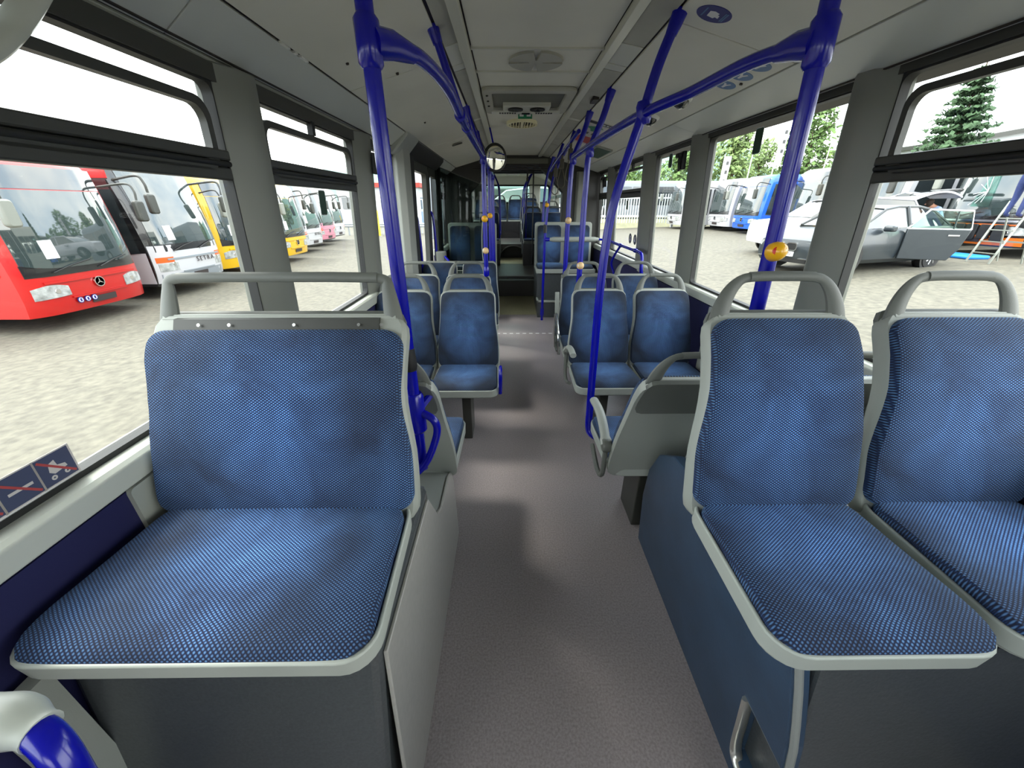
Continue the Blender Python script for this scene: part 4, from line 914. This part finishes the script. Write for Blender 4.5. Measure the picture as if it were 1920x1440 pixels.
    if paper: fp('paper_sheet', 'paper', -.72, -.50, 1.30, 1.62, off=.02, nv=2)
    if sticker:
        for k in range(3):
            st = MB().lathe([(.06, 0), (.06, .012)], (fx(-.5+k*.14, .5, lean)+.02, -.5+k*.14, sc(.50)), (1, 0, 0), 18).build('round_sticker', 'sticker_blue', t)
            MB().lathe([(.045, .012), (.045, .014)], (fx(-.5+k*.14, .5, lean)+.02, -.5+k*.14, sc(.50)), (1, 0, 0), 18).build('sticker_ring', 'sticker_white', st)
            MB().box(.015, .018, -.018, .018, -.03, .03, Matrix.Translation((fx(-.5+k*.14, .5, lean)+.02, -.5+k*.14, sc(.50)))).build('sticker_figure', 'sticker_blue', st, smooth=False)
    # sides: windows, door, wheels
    if side:
        for sy in (-1, 1):
            yy = sorted((sy*HW-.015, sy*(HW+.012)))
            MB().prism([(-.42, sc(1.05)), (-.55, sc(2.55)), (-1.75, sc(2.55)), (-1.75, sc(.95))], 'y', *yy).build('front_side_window', 'sideglass', t, smooth=False)
            for k in range(6):
                x1 = -1.9-k*1.55
                if x1-1.45 < -L+.2: break
                MB().rrect(x1-1.45, x1, sc(1.1), sc(2.55), .06, 'y', *yy).build('side_window', 'sideglass', t)
            for xw in (-2.6, -L+3.2):
                ww = MB().lathe([(.30, -.02), (.48, -.01), (.48, .25)], (xw, sy*(HW+.02), .48), (0, -sy, 0), 22).build('wheel', 'tyre', t); MB().lathe([(.10, -.05), (.27, -.03), (.28, .0)], (xw, sy*(HW+.02), .48), (0, -sy, 0), 18).build('hub', 'rim', ww)
    if band:
        yy = (-HW-.016, -HW+.01); MB().box(-3.2, -.50, *yy, sc(2.58), sc(2.76)).build('name_band', band[0], t, smooth=False)
        text('band_lettering', band[1], .14, basis((1, 0, 0), (0, 0, 1), (-1.35, -HW-.02, sc(2.67))), 'sticker_white', t, .003)
    return t
bus('city_bus', 'red city bus with a round chrome emblem, nearest on the left', -8.85, 8.38, 0, 'busred', H=3.12, sticker=True)
bus('coach', 'white coach with orange indicators next to the red bus', -9.0, 11.5, 0, 'buswhite', 'coach', 3.35, lower='busgrey', emblem=False, coach_text='S E T R A', band=('busred', 'LE Business'))
bus('city_bus', 'bright yellow city bus beside the white coach on the left', -9.5, 14.7, 0, 'busyellow', H=3.12)
bus('city_bus', 'second yellow bus, seen through the second left window', -9.4, 18.0, 0, 'busyellow', H=3.12)
bus('coach', 'white coach with orange lamps beyond the yellow buses', -10.4, 21.9, 0, 'buswhite', 'coach', 3.35, emblem=False, coach_text='S E T R A')
bus('coach', 'pale pink coach beyond the second white coach', -11.2, 25.6, 0, 'buspink', 'coach', 3.3, paper=False)
bus('coach', 'farthest white coach at the end of the left row', -11.9, 29.0, 0, 'buswhite', 'coach', 3.3, paper=False)
# right row (fronts towards us)
bus('city_bus', 'white bus front farthest in the right row, by the fence', 11.0, 27.5, PI, 'buswhite', H=2.75, paper=False)
bus('city_bus', 'white bus between the blue bus and the farthest white one', 12.5, 24.65, PI, 'buswhite', H=2.75, paper=False, side=True)
bus('city_bus', 'bright blue city bus in the right row', 12.5, 21.8, PI, 'busblue', H=2.75)
bus('city_bus', 'white bus with dark lettering next to the blue bus', 13.5, 18.95, PI, 'buswhite', H=2.85, lower='sticker_navy', emblem=False, coach_text='MAN', paper=False)
bus('city_bus', 'white bus with a big windscreen behind the dark car', 13.5, 15.65, PI, 'buswhite', H=2.85, paper=False)
b = bus('city_bus', 'damaged bus with open black front and orange skirt behind the ladder', 14.0, 12.05, PI, 'busblack', H=2.95, lower='busorange', emblem=False, paper=False, side=False)
def crk(u, v): 
    y = -.15+(u-.5)*(.5-.3*v); z = 1.35+v*.95; return (fx(y, z)+.03, y, z), (1, 0, 0)
MB().patch(crk, 8, 8, .006).build('broken_glass', 'glass_crack', b)
for k in range(8):
    a = random.uniform(-.5, .2); MB().tube([(fx(-.1, 1.8)+.04, -.12, 1.75), (fx(a, 1.4)+.05, a+random.uniform(-.1, .1), 1.35+random.random()*.9)], .008, 4).build('crack', 'sticker_white', b)
MB().box(.0, .06, -1.0, 1.0, .95, 1.0).build('wiper_bar', 'chrome', b, smooth=False)
for k in range(5): MB().rrect(-.9+k*.36, -.6+k*.36, .45+.04*(k % 2), .88, .04, 'x', .0, .07).build('engine_part', 'engine', b, bev=.01)
MB().patch(lambda u, v: ((fx(-1.15+u*.75, .45+v*.4)+.05, -1.15+u*.75, .42+v*(.18+.2*u)), (1, 0, 0)), 8, 4, .03).build('skirt_corner', 'busorange', b)
MB().patch(lambda u, v: ((fx(-1.10+u*.45, .72)+.06, -1.10+u*.45, .66+v*.2), (1, 0, 0)), 6, 3, .03).build('headlight', 'lamp', b)
tag(MB().rrect(13.0, 13.7, 11.0, 12.2, .1, 'z', gz(13.3), gz(13.3)+.10).build('tarpaulin', 'tarp', bev=.04), 'folded bright blue tarpaulin on the ground under the damaged bus', 'tarpaulin')
# coach lengthwise behind the fence
t = bus('coach', 'long white coach parked lengthwise behind the fence', 4.2, 32.2, PI, 'busgrey', 'coach', 2.55, L=13, emblem=False, paper=False, side='plain'); t.location.z = .55
struct(MB().prism([(29.2, -.3), (30.4, .55), (60, .9), (60, -.3)], 'x', 2.5, 40).build('bank', 'bank', smooth=False), 'low grassy bank below the fence')
t = thing('picket_fence', 'pale picket fence with a horizontal rail before the long coach', 'fence')
for z in (.75, 1.9): MB().box(3.5, 11.8, 29.0, 29.05, z, z+.10).build('rail', 'fence', t, smooth=False)
pk = MB().box(-.03, .03, -.02, .02, .35, 2.2).build('picket', 'fence', t, smooth=False); pk.location = (3.6, 29.03, 0)
for k in range(1, 46):
    q = pk.copy(); C.objects.link(q); q.parent = t; q.location = (3.6+k*.18, 29.03, 0)
for x in (3.5, 7.6, 11.7): MB().box(x-.07, x+.07, 28.95, 29.1, 0, 2.3).build('post', 'fence', t, smooth=False)

# ------------------------------------------------------------------ cars
def car(name, label, loc, rz, paint, st, cabin, wheels, wr=.33, hatch=False):
    """local +x = forward; st: (x, half width, bottom, shoulder, top); cabin: (x, half width low, half width high, z low, z high)"""
    t = thing(name, label, 'car', loc, rz); rings = []
    for x, w_, zb, zs, zt in st:
        h = [(w_*.86, zb), (w_*.97, zb+.10), (w_, zb+(zs-zb)*.55), (w_*.985, zs), (w_*.90, zt), (w_*.5, zt+.015)]
        rings.append([(x, a, z) for a, z in h]+[(x, -a, z) for a, z in h[::-1]])
    n = len(rings[0]); vs = [p for r in rings for p in r]
    fs = [(i*n+k, i*n+(k+1) % n, (i+1)*n+(k+1) % n, (i+1)*n+k) for i in range(len(rings)-1) for k in range(n)]+[tuple(range(n))[::-1], tuple(range((len(rings)-1)*n, len(rings)*n))]
    MB().add(vs, fs).build('body', paint, t)
    rings = [[(x, a, z0), (x, b_, z1), (x, b_*.55, z1+.025*(1 if z1-z0 > .2 else 0)), (x, -b_*.55, z1+.025*(1 if z1-z0 > .2 else 0)), (x, -b_, z1), (x, -a, z0)] for x, a, b_, z0, z1 in cabin]
    vs = [p for r in rings for p in r]; n = 6
    gf = MB(); rf = MB(); allf = [(i*n+k, i*n+(k+1) % n, (i+1)*n+(k+1) % n, (i+1)*n+k) for i in range(len(rings)-1) for k in range(n)]+[tuple(range(n))[::-1], tuple(range((len(rings)-1)*n, len(rings)*n))]
    gf.add(vs, allf); gf.build('glasshouse', 'sideglass', t)
    hi = [r for r in rings if r[1][2] > max(q[1][2] for q in rings)-.12]
    vs = [(x, y*1.01, z+.012) for r in hi for x, y, z in r[1:5]]; m_ = 4
    rf.add(vs, [(i*m_+k, i*m_+k+1, (i+1)*m_+k+1, (i+1)*m_+k) for i in range(len(hi)-1) for k in range(m_-1)]); rf.build('roof', paint, t)
    for sy in (-1, 1):
        for a, b_ in ((0, 1), (-2, -1)):
            p, q = Vector(rings[a][1 if sy > 0 else 4]), Vector(rings[b_][1 if sy > 0 else 4])
        for idx in range(len(rings)-1):
            p, q = Vector(rings[idx][1 if sy > 0 else 4]), Vector(rings[idx+1][1 if sy > 0 else 4]); MB().tube([p, q], .03, 6).build('roof_edge', paint, t)
        xs_ = [c[0] for c in cabin]; xm = (max(xs_)+min(xs_))/2+.05; k = min(range(len(cabin)), key=lambda i: abs(cabin[i][0]-xm)); _, a, b_, z0, z1 = cabin[k]
        MB().tube([(xm, sy*(a+.005), z0), (xm, sy*(b_+.005), z1)], .035, 6).build('door_pillar', paint, t)
        x0 = max(xs_)-.55; MB().rrect(x0-.1, x0+.08, .93, 1.06, .05, 'y', sy*(a+.18)-.1, sy*(a+.18)+.1).build('mirror', paint, t, bev=.03)
        MB().box(xm-.75, xm-.55, sy*st[len(st)//2][1]-.012, sy*st[len(st)//2][1]+.012, .80, .83).build('door_handle', 'chrome', t, smooth=False)
        MB().tube([(min(xs_)+.2, sy*(a+.012), z0), (max(xs_)-.2, sy*(a+.012), z0-.01)], .012, 6).build('window_trim', 'chrome', t)
        for xw in wheels:
            wa = MB().lathe([(wr+.07, -.005), (wr+.07, .10)], (xw, sy*(st[len(st)//2][1]+.004), wr), (0, -sy, 0), 24).build('wheel_arch', 'black', t)
            ww = MB().lathe([(wr*.72, -.02), (wr*.96, -.012), (wr, .02), (wr, .22)], (xw, sy*(st[len(st)//2][1]+.012), wr), (0, -sy, 0), 26).build('wheel', 'tyre', t)
            MB().lathe([(wr*.70, -.012), (wr*.70, .05)], (xw, sy*(st[len(st)//2][1]+.012), wr), (0, -sy, 0), 22).build('rim_disc', 'frame_dark', ww)
            for k in range(9):
                an = k*2*PI/9; c_ = Vector((xw, sy*(st[len(st)//2][1]+.028), wr)); MB().tube([c_, c_+Vector((math.cos(an)*wr*.68, 0, math.sin(an)*wr*.68))], .020, 5).build('spoke', 'rim', ww)
    return t
sed = [(2.42, .62, .28, .52, .60), (2.36, .80, .22, .62, .72), (2.1, .89, .20, .70, .82), (1.5, .92, .20, .80, .93), (.9, .925, .20, .86, 1.0), (0, .925, .20, .88, 1.0), (-1.2, .925, .20, .90, 1.02), (-1.9, .91, .24, .88, 1.02), (-2.3, .86, .28, .84, .98), (-2.45, .76, .32, .76, .88)]
cab = [(1.15, .80, .74, .98, 1.02), (.35, .82, .62, .99, 1.40), (-.1, .82, .61, 1.0, 1.46), (-.8, .82, .60, 1.0, 1.46), (-1.4, .82, .61, 1.01, 1.38), (-2.05, .80, .72, 1.01, 1.05)]
fw, rw = Vector((8.05, 9.2, 0)), Vector((10.9, 10.05, 0)); dv = (fw-rw).normalized(); ang = math.atan2(dv.y, dv.x); nrm = Vector((-dv.y, dv.x, 0)); nrm = nrm if nrm.y > 0 else -nrm
ctr = (fw+rw)/2+nrm*.92
bm = car('sedan_car', 'dark grey sedan with its rear door open, parked at the right', (ctr.x, ctr.y, gz(ctr.x)), ang, 'bmw', sed, cab, (1.485, -1.485))
for sy in (-1, 1):
    k_ = MB().rrect(sy*.17-.13, sy*.17+.13, .50, .66, .06, 'x', 2.37, 2.45).build('kidney_grille', 'black', bm); MB().frame(rr(sy*.17-.145, sy*.17+.145, .485, .675, .07), rr(sy*.17-.125, sy*.17+.125, .505, .655, .055), 'x', 2.38, 2.46).build('grille_frame', 'chrome', k_)
    MB().rrect(min(sy*.42, sy*.76), max(sy*.42, sy*.76), .56, .68, .04, 'x', 2.24, 2.385).build('headlight', 'lamp', bm)
    MB().box(2.40, 2.44, min(sy*.4, sy*.7), max(sy*.4, sy*.7), .315, .33).build('bumper_trim', 'chrome', bm, smooth=False)
pl = MB().box(2.43, 2.46, -.26, .26, .36, .47).build('number_plate', 'sticker_white', bm, smooth=False); MB().box(2.46, 2.462, -.26, -.215, .36, .47).build('plate_band', 'tarp', pl, smooth=False)
text('plate_lettering', 'D·KB 1702', .085, basis((0, 1, 0), (0, 0, 1), (2.462, .02, .415)), 'black', pl, .001)
MB().box(2.36, 2.43, -.6, .6, .22, .31).build('lower_intake', 'black', bm, smooth=False)
# open rear door on the side towards us
sgn = 1 if (Matrix.Rotation(ang, 3, 'Z') @ Vector((0, 1, 0))).y < 0 else -1
Md = Matrix.Translation((-.12, sgn*.93, 0)) @ Matrix.Rotation(-sgn*math.radians(42), 4, 'Z')
dr = MB().prism([(0, .30), (-.92, .30), (-1.05, .55), (-1.12, .98), (0, .98)], 'y', -.04, .04, Md).build('open_rear_door', 'bmw', bm, bev=.015)
MB().prism([(-.02, .98), (-1.12, .98), (-1.02, 1.36), (-.28, 1.40)], 'y', -.012, .012, Md).build('door_window', 'glass_green', dr, smooth=False)
MB().tube([Md @ Vector(p) for p in ((0, 0, .98), (-.28, 0, 1.40), (-1.02, 0, 1.37), (-1.12, 0, .98))], .022, 6).build('window_frame', 'chrome', dr); MB().tube([Md @ Vector(p) for p in ((0, 0, .985), (-1.12, 0, .985))], .016, 6).build('window_trim', 'chrome', dr)
MB().tube([Md @ Vector((-.82, 0, .98)), Md @ Vector((-.78, 0, 1.37))], .016, 6).build('window_bar', 'bmw', dr); MB().box(-.95, -.75, -.06, .06, .84, .87, Md).build('door_handle', 'chrome', dr, smooth=False)
su = [(2.2, .70, .32, .75, .88), (2.05, .86, .28, .82, .98), (1.2, .92, .26, .95, 1.08), (0, .93, .26, 1.0, 1.1), (-1.6, .93, .28, 1.02, 1.12), (-2.1, .88, .34, 1.0, 1.1), (-2.2, .78, .38, .92, 1.0)]
sc_ = [(1.05, .82, .76, 1.08, 1.12), (.45, .84, .66, 1.09, 1.56), (-.6, .84, .66, 1.10, 1.66), (-1.7, .84, .64, 1.11, 1.60), (-2.0, .82, .7, 1.11, 1.2)]
sa = math.radians(170); sv = car('suv_car', 'white car with its tailgate raised behind the dark sedan', (10.6, 13.3, gz(10.6)), sa, 'suv', su, sc_, (1.35, -1.35), .35)
def tg(u, v): a = -1.7-v*1.25; return (a, (u-.5)*1.35*(1-.15*v**2), 1.64+.30*math.sin(v*2.0)-.22*v*v), (0, 0, 1)
tgo = MB().patch(tg, 8, 10, .05).build('raised_tailgate', 'suv', sv)
MB().patch(lambda u, v: tg(.14+u*.72, .12+v*.42)[0:1][0] and ((tg(.14+u*.72, .12+v*.42)[0][0], tg(.14+u*.72, .12+v*.42)[0][1], tg(.14+u*.72, .12+v*.42)[0][2]+.012), (0, 0, 1)), 6, 6, .01).build('tailgate_window', 'sideglass', tgo)
MB().box(-2.95, -2.80, -.52, .52, 1.82, 1.90).build('tailgate_edge', 'busblack', tgo, bev=.03)

# ------------------------------------------------------------------ people
def person(label, loc, rz, J, mats, head, feet, hands):
    """one continuous skinned body; J: joints, E: bones"""
    t = thing('person', label, 'person', loc, rz)
    names = list(J); idx = {n: i for i, n in enumerate(names)}
    E = [('pelvis', 'waist'), ('waist', 'chest'), ('chest', 'neck'), ('neck', 'head')]
    for s in 'lr': E += [('pelvis', 'hip'+s), ('hip'+s, 'knee'+s), ('knee'+s, 'ankle'+s), ('ankle'+s, 'toe'+s), ('chest', 'sho'+s), ('sho'+s, 'elb'+s), ('elb'+s, 'wri'+s), ('wri'+s, 'hand'+s)]
    rad = {'pelvis': (.15, .12), 'waist': (.14, .11), 'chest': (.17, .125), 'neck': (.06, .06), 'head': (.085, .10), 'hip': (.10, .10), 'knee': (.065, .065), 'ankle': (.045, .045), 'toe': (.04, .035), 'sho': (.065, .065), 'elb': (.046, .046), 'wri': (.032, .032), 'hand': (.04, .022)}
    me = bpy.data.meshes.new('body'); me.from_pydata([J[n] for n in names], [(idx[a], idx[b]) for a, b in E], [])
    o = bpy.data.objects.new('body', me); C.objects.link(o)
    sk = o.modifiers.new('skin', 'SKIN')
    for i, n in enumerate(names):
        k = n if n in rad else n[:-1]; me.skin_vertices[0].data[i].radius = rad[k]
    me.skin_vertices[0].data[idx['pelvis']].use_root = True
    sb = o.modifiers.new('sub', 'SUBSURF'); sb.levels = 1; sb.render_levels = 1
    bpy.context.view_layer.update(); ev = bpy.data.meshes.new_from_object(o.evaluated_get(bpy.context.evaluated_depsgraph_get())); bpy.data.objects.remove(o, do_unlink=True)
    for m in mats: ev.materials.append(MATS[m])
    zp = J['waist'][2]; kneck = Vector(J['neck'])
    for p in ev.polygons:
        p.use_smooth = True; c = p.center; near = min(names, key=lambda n: (Vector(J[n])-c).length)
        p.material_index = 0 if near[:3] in ('pel', 'hip', 'kne', 'ank') else 3 if near[:3] == 'toe' else 2 if near[:3] in ('wri', 'han', 'nec', 'hea', 'elb') else 1
    ev.name = 'body'; b = bpy.data.objects.new('body', ev); C.objects.link(b); b.parent = t
    h = Vector(J['head']); f = Vector(head)
    MB().lathe([(.03, -.10), (.085, -.04), (.102, .03), (.09, .09), (.05, .125), (.004, .135)], h, (0, 0, 1), 14).build('hair', 'hair', t)
    for s in (-1, 1): MB().lathe([(.014, -.006), (.012, .006)], h+f*.085+f.cross(Vector((0, 0, 1)))*s*.035+Vector((0, 0, .0)), f, 8).build('eye', 'black', t)
    MB().tube([h+f*.08+Vector((0, 0, -.01)), h+f*.115+Vector((0, 0, -.035))], .014, 6).build('nose', 'skin', t)
    for s in 'lr':
        hd = Vector(J['hand'+s]); d = (hd-Vector(J['wri'+s])).normalized(); sd_ = d.cross(Vector((0, 0, 1)))
        sd_ = sd_.normalized() if sd_.length > .1 else Vector((1, 0, 0))
        for k in range(5):
            a = hd+sd_*(k-2)*.018; MB().tube([a-d*.02, a+d*(.03 if k else .01)+Vector((0, 0, -.004)), a+d*(.055 if 0 < k < 4 else .04)+Vector((0, 0, -.022))], .008, 6).build('finger', 'skin', t)
    return t
lx, ly = 13.05, 10.4; gl_ = gz(lx)
def ladder():
    t = thing('step_ladder', 'light metal step ladder standing before the damaged bus', 'ladder', (lx, ly, gl_))
    for sy in (-1, 1):
        MB().box(-.012, .012, -.02, .02, 0, 1.55, Matrix.Translation((-.45, sy*.27, 0)) @ Matrix.Shear('XZ', 4, (.0, .0)) @ Matrix.Rotation(math.radians(15), 4, 'Y')).build('front_rail', 'ladder', t, smooth=False)
        MB().box(-.010, .010, -.016, .016, 0, 1.5, Matrix.Translation((.42, sy*.27, 0)) @ Matrix.Rotation(math.radians(-17), 4, 'Y')).build('rear_rail', 'ladder', t, smooth=False)
    for k in range(5):
        z = .25+k*.28; x = -.45+z*math.tan(math.radians(15)); MB().box(x-.045, x+.045, -.26, .26, z-.010, z+.010).build('tread', 'ladder', t, smooth=False)
    MB().box(.24, .27, -.26, .26, .5, .54).build('rear_brace', 'ladder', t, smooth=False)
    return t
ladder()
zt_ = .25+3*.28+.010; xt = -.45+(.25+3*.28)*math.tan(math.radians(15))
J = {'pelvis': (xt-.02, 0, zt_+.92), 'waist': (xt-.02, 0, zt_+1.08), 'chest': (xt+.03, 0, zt_+1.33), 'neck': (xt+.06, 0, zt_+1.50), 'head': (xt+.10, 0, zt_+1.64)}
for s, q in (('l', 1), ('r', -1)):
    J.update({'hip'+s: (xt-.02, q*.10, zt_+.86), 'knee'+s: (xt+.02, q*.12, zt_+.46), 'ankle'+s: (xt-.03, q*.13, zt_+.08), 'toe'+s: (xt+.13, q*.14, zt_+.04), 'sho'+s: (xt+.03, q*.20, zt_+1.40), 'elb'+s: (xt+.18, q*.27, zt_+1.22), 'wri'+s: (xt+.40, q*.22, zt_+1.32), 'hand'+s: (xt+.47, q*.21, zt_+1.35)})
person('person in blue jeans standing on the step ladder at the damaged bus', (lx, ly, gl_), 0, J, ('jeans', 'shirt_dark', 'skin', 'shoe'), (1, 0, 0), 0, 0)
J = {'pelvis': (0, 0, .92), 'waist': (.04, 0, 1.06), 'chest': (.22, 0, 1.26), 'neck': (.35, 0, 1.37), 'head': (.45, 0, 1.44)}
for s, q in (('l', 1), ('r', -1)):
    J.update({'hip'+s: (0, q*.10, .86), 'knee'+s: (.05, q*.11, .47), 'ankle'+s: (-.02, q*.12, .08), 'toe'+s: (.14, q*.13, .04), 'sho'+s: (.25, q*.2, 1.30), 'elb'+s: (.42, q*.24, 1.08), 'wri'+s: (.62, q*.2, 1.05), 'hand'+s: (.69, q*.19, 1.05)})
pb = sv.matrix_basis @ Vector((-2.95, .1, 0)); pb = Vector(sv.location)+Matrix.Rotation(sa, 3, 'Z') @ Vector((-2.95, .1, 0))
person('person in a pale blue shirt bending into the boot of the white car', (pb.x, pb.y, gz(pb.x)), sa, J, ('jeans', 'shirt', 'skin', 'shoe'), (1, 0, 0), 0, 0)

# ------------------------------------------------------------------ trees, hills, halls, flags
def leaves(m, c, r, n, s):
    for _ in range(n):
        while True:
            d = Vector((random.uniform(-1, 1), random.uniform(-1, 1), random.uniform(-1, 1)))
            if .05 < d.length < 1: break
        d = d.normalized()*(d.length**.4); p = Vector(c)+Vector((d.x*r[0], d.y*r[1], d.z*r[2]))
        a = Vector((random.uniform(-1, 1), random.uniform(-1, 1), random.uniform(-1, 1))).normalized(); b = a.orthogonal().normalized()
        q = s*random.uniform(.6, 1.3); m.add([p-a*q-b*q*.6, p+a*q-b*q*.6, p+a*q+b*q*.6, p-a*q+b*q*.6], [(0, 1, 2, 3)])
def tree(label, x, y, h, w_, mt, n=900, z=None, group='trees behind the right row of buses'):
    z = gz(x) if z is None else z; t = thing('tree', label, 'tree', (x, y, z), group=group)
    tr = MB().tube([(0, 0, 0), (.05, 0, h*.4), (0, .05, h*.85)], [.28, .2, .06], 8)
    for k in range(5):
        a = k*1.3; tr.tube([(0, 0, h*(.3+.1*k)), (math.cos(a)*w_*.5, math.sin(a)*w_*.5, h*(.45+.1*k))], [.1, .03], 6)
    tr.build('trunk', 'bark', t); m = MB()
    for k in range(9):
        a = k*2.4; zz = h*(.35+.6*k/9); rr_ = w_*(.55 if 1 < k < 7 else .38); q = w_*.42*(1 if k < 7 else .3)
        leaves(m, (math.cos(a)*q, math.sin(a)*q, zz), (rr_, rr_, h*.14), int(n*1.7)//9, .19)
    m.build('foliage', mt, t, smooth=False, kind='stuff'); return t
def spruce(label, x, y, h, w_, z):
    t = thing('spruce_tree', label, 'tree', (x, y, z)); MB().tube([(0, 0, 0), (0, 0, h)], [.3, .03], 8).build('trunk', 'bark', t); m = MB()
    for k in range(16):
        zz = h*(.12+.86*k/16); R = w_*(1-k/16.5)
        for j in range(11):
            a = j*2*PI/11+k*.7+random.uniform(-.2, .2); rr_ = R*random.uniform(.75, 1.1)
            for q in range(9):
                f = (q+1)/9; c = Vector((math.cos(a)*rr_*f, math.sin(a)*rr_*f, zz-.10*rr_*f+.12*rr_*f*f)); leaves(m, c, (.30, .30, .16), 4, .16)
    m.build('foliage', 'leaf_conifer', t, smooth=False, kind='stuff'); return t
spruce('tall dark spruce seen through the near right window', 31.0, 30.5, 9.8, 3.6, .3)
tree('broad green tree below the spruce by the near right window', 31.0, 37.5, 6.0, 2.8, 'leaf'); tree('low green tree right of the spruce before the pale building', 29.2, 24.0, 4.6, 1.7, 'leaf')
tree('slender birch above the blue bus', 23.6, 45, 8.6, 2.6, 'leaf_birch', 1300); tree('pale green tree between birch and flag', 31.4, 53.5, 8.4, 3.0, 'leaf_birch', 1100)
tree('tall full green tree behind the blue pole', 32.0, 46, 10.6, 3.4, 'leaf', 1600); tree('round green tree behind the right window pillar', 38, 46, 8.0, 3.2, 'leaf', 1200)
tree('green tree above the far white bus', 18.6, 46, 6.6, 2.8, 'leaf', 1000); tree('green tree over the long coach', 15.4, 54, 7.6, 3.2, 'leaf', 1000); tree('pale tree at the left end of the fence', 8.0, 48, 6.6, 3.0, 'leaf_birch', 1000)
def hill(label, x, y, w_, h):
    m = MB(); N = 26; vs = []
    for j in range(9):
        for i in range(N+1):
            u = i/N*2-1; v = j/8*2-1; r2 = u*u+v*v; vs.append((x+u*w_, y+v*w_*.35, -1+h*max(0, 1-r2)**1.0*(1+.12*math.sin(u*9)+.08*math.sin(u*23+v*5))))
    m.add(vs, [(j*(N+1)+i, j*(N+1)+i+1, (j+1)*(N+1)+i+1, (j+1)*(N+1)+i) for j in range(8) for i in range(N)])
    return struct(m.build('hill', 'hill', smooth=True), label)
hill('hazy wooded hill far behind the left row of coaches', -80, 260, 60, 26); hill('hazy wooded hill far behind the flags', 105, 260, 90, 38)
for k, (x, y, h, fz) in enumerate(((19.0, 38, 5.3, 1), (21.4, 38, 5.8, 0), (23.5, 38, 7.6, 1), (28.0, 38, 6.2, 0))):
    t = thing('flag_pole', ['white flag pole with a dotted flag, left of the birch', 'bare white flag pole beside the green exit sticker', 'tall white flag pole with a lettered flag beside the blue pole', 'bare white pole by the right pillar'][k], 'flag', (x, y, .2), group='flag poles')
    MB().cyl((0, 0, 0), (0, 0, h), .06, .04, 8).build('mast', 'flag', t)
    if fz:
        f = MB().patch(lambda u, v: ((.08+u*.5, .06*math.sin(u*5+v*2), h-.15-v*3.0), (0, 1, 0)), 6, 8, .01).build('flag_cloth', 'flag', t)
        for q in range(3): MB().box(.22, .42, -.09, -.07, h-.8-q*.7, h-.55-q*.7).build('flag_letter', 'busblack', f, smooth=False)
t = thing('hall_building', 'pale hall with a dark red roof edge beyond the left coaches', 'building', (-15, 52, -.85))
MB().box(-6, 4, 0, 16, 0, 4.3).build('wall', 'hall', t, smooth=False); MB().box(-6.2, 4.3, -.3, 16.3, 4.3, 4.8).build('roof_edge', 'hall_roof', t, smooth=False); MB().box(4.0, 4.05, .5, 15.5, .2, 1.6).build('lower_band', 'hall_blue', t, smooth=False)
for k in range(5): MB().box(4.0, 4.06, 1+k*3, 2.6+k*3, 1.9, 3.2).build('window', 'sideglass', t, smooth=False)
for k in range(4): MB().box(-5.5+k*2.4, -3.8+k*2.4, -.06, .0, 1.9, 3.2).build('window', 'sideglass', t, smooth=False)
t = thing('hall_building', 'white building with large dark lettering outside the left door', 'building', (-16, 62, -.32))
MB().box(0, 13, 8, 20, 0, 7.5).build('wall', 'hall', t, smooth=False); MB().box(0, 13, 7.9, 8, 0, 3.6).build('lower_band', 'hall_blue', t, smooth=False)
text('wall_lettering', 'US     EI', 1.5, basis((1, 0, 0), (0, 0, 1), (6.5, 7.88, 5.6)), 'sticker_navy', t, .02)
t = thing('pale_building', 'pale building with a dark window right of the spruce', 'building', (39, 33, .3))
MB().prism([(-3.5, 0), (-3.5, 5.6), (6, 7.2), (6, 0)], 'y', 0, 8).build('wall', 'hall', t, smooth=False); MB().prism([(-3.8, 5.55), (6.2, 7.2), (6.2, 7.5), (-3.8, 5.85)], 'y', -.3, 8.3).build('roof', 'frame_dark', t, smooth=False); MB().box(-.8, 2.2, -.05, .05, 3.7, 4.6).build('window', 'sideglass', t, smooth=False)
t = thing('yard_fence', 'pale picket fence along the yard beyond the left coaches', 'fence')
for k in range(40): MB().box(-12.6+k*.26, -12.52+k*.26, 35.0, 35.05, -.85, 1.9).build('picket', 'fence', t, smooth=False)
for z in (.0, 1.9): MB().box(-12.7, -2.2, 35.05, 35.1, z, z+.08).build('rail', 'fence', t, smooth=False)
t = thing('guard_rail', 'grey guard rail along the yard before the left fence', 'rail'); MB().prism([(34.4, -.2), (34.35, -.1), (34.4, -.02), (34.35, .06), (34.4, .15), (34.45, .15), (34.45, -.2)], 'x', -14, -1).build('beam', 'guard', t, smooth=False)
for k in range(7): MB().box(-13.5+k*2, -13.4+k*2, 34.45, 34.55, -.85, .1).build('post', 'guard', t, smooth=False)
t = thing('yellow_post', 'yellow bollard before the left fence', 'post', (-10.6, 33.5, -.85)); MB().lathe([(.12, 0), (.12, 1.9), (.08, 2.0)], (0, 0, 0), (0, 0, 1), 12).build('tube', 'yellow_post', t); MB().box(-.2, .2, -.2, .2, 0, .05).build('base', 'guard', t, smooth=False)
# behind the rear window
cv = car('estate_car', 'pale car standing behind the rear window', (.5, 16.4, .42), PI*.95, 'suv', su, sc_, (1.35, -1.35), .35)
t = bus('coach', 'dark coach standing across behind the rear window', 2.4, 20.5, 0, 'busgrey', 'coach', 2.9, L=6, emblem=False, paper=False, side='plain')
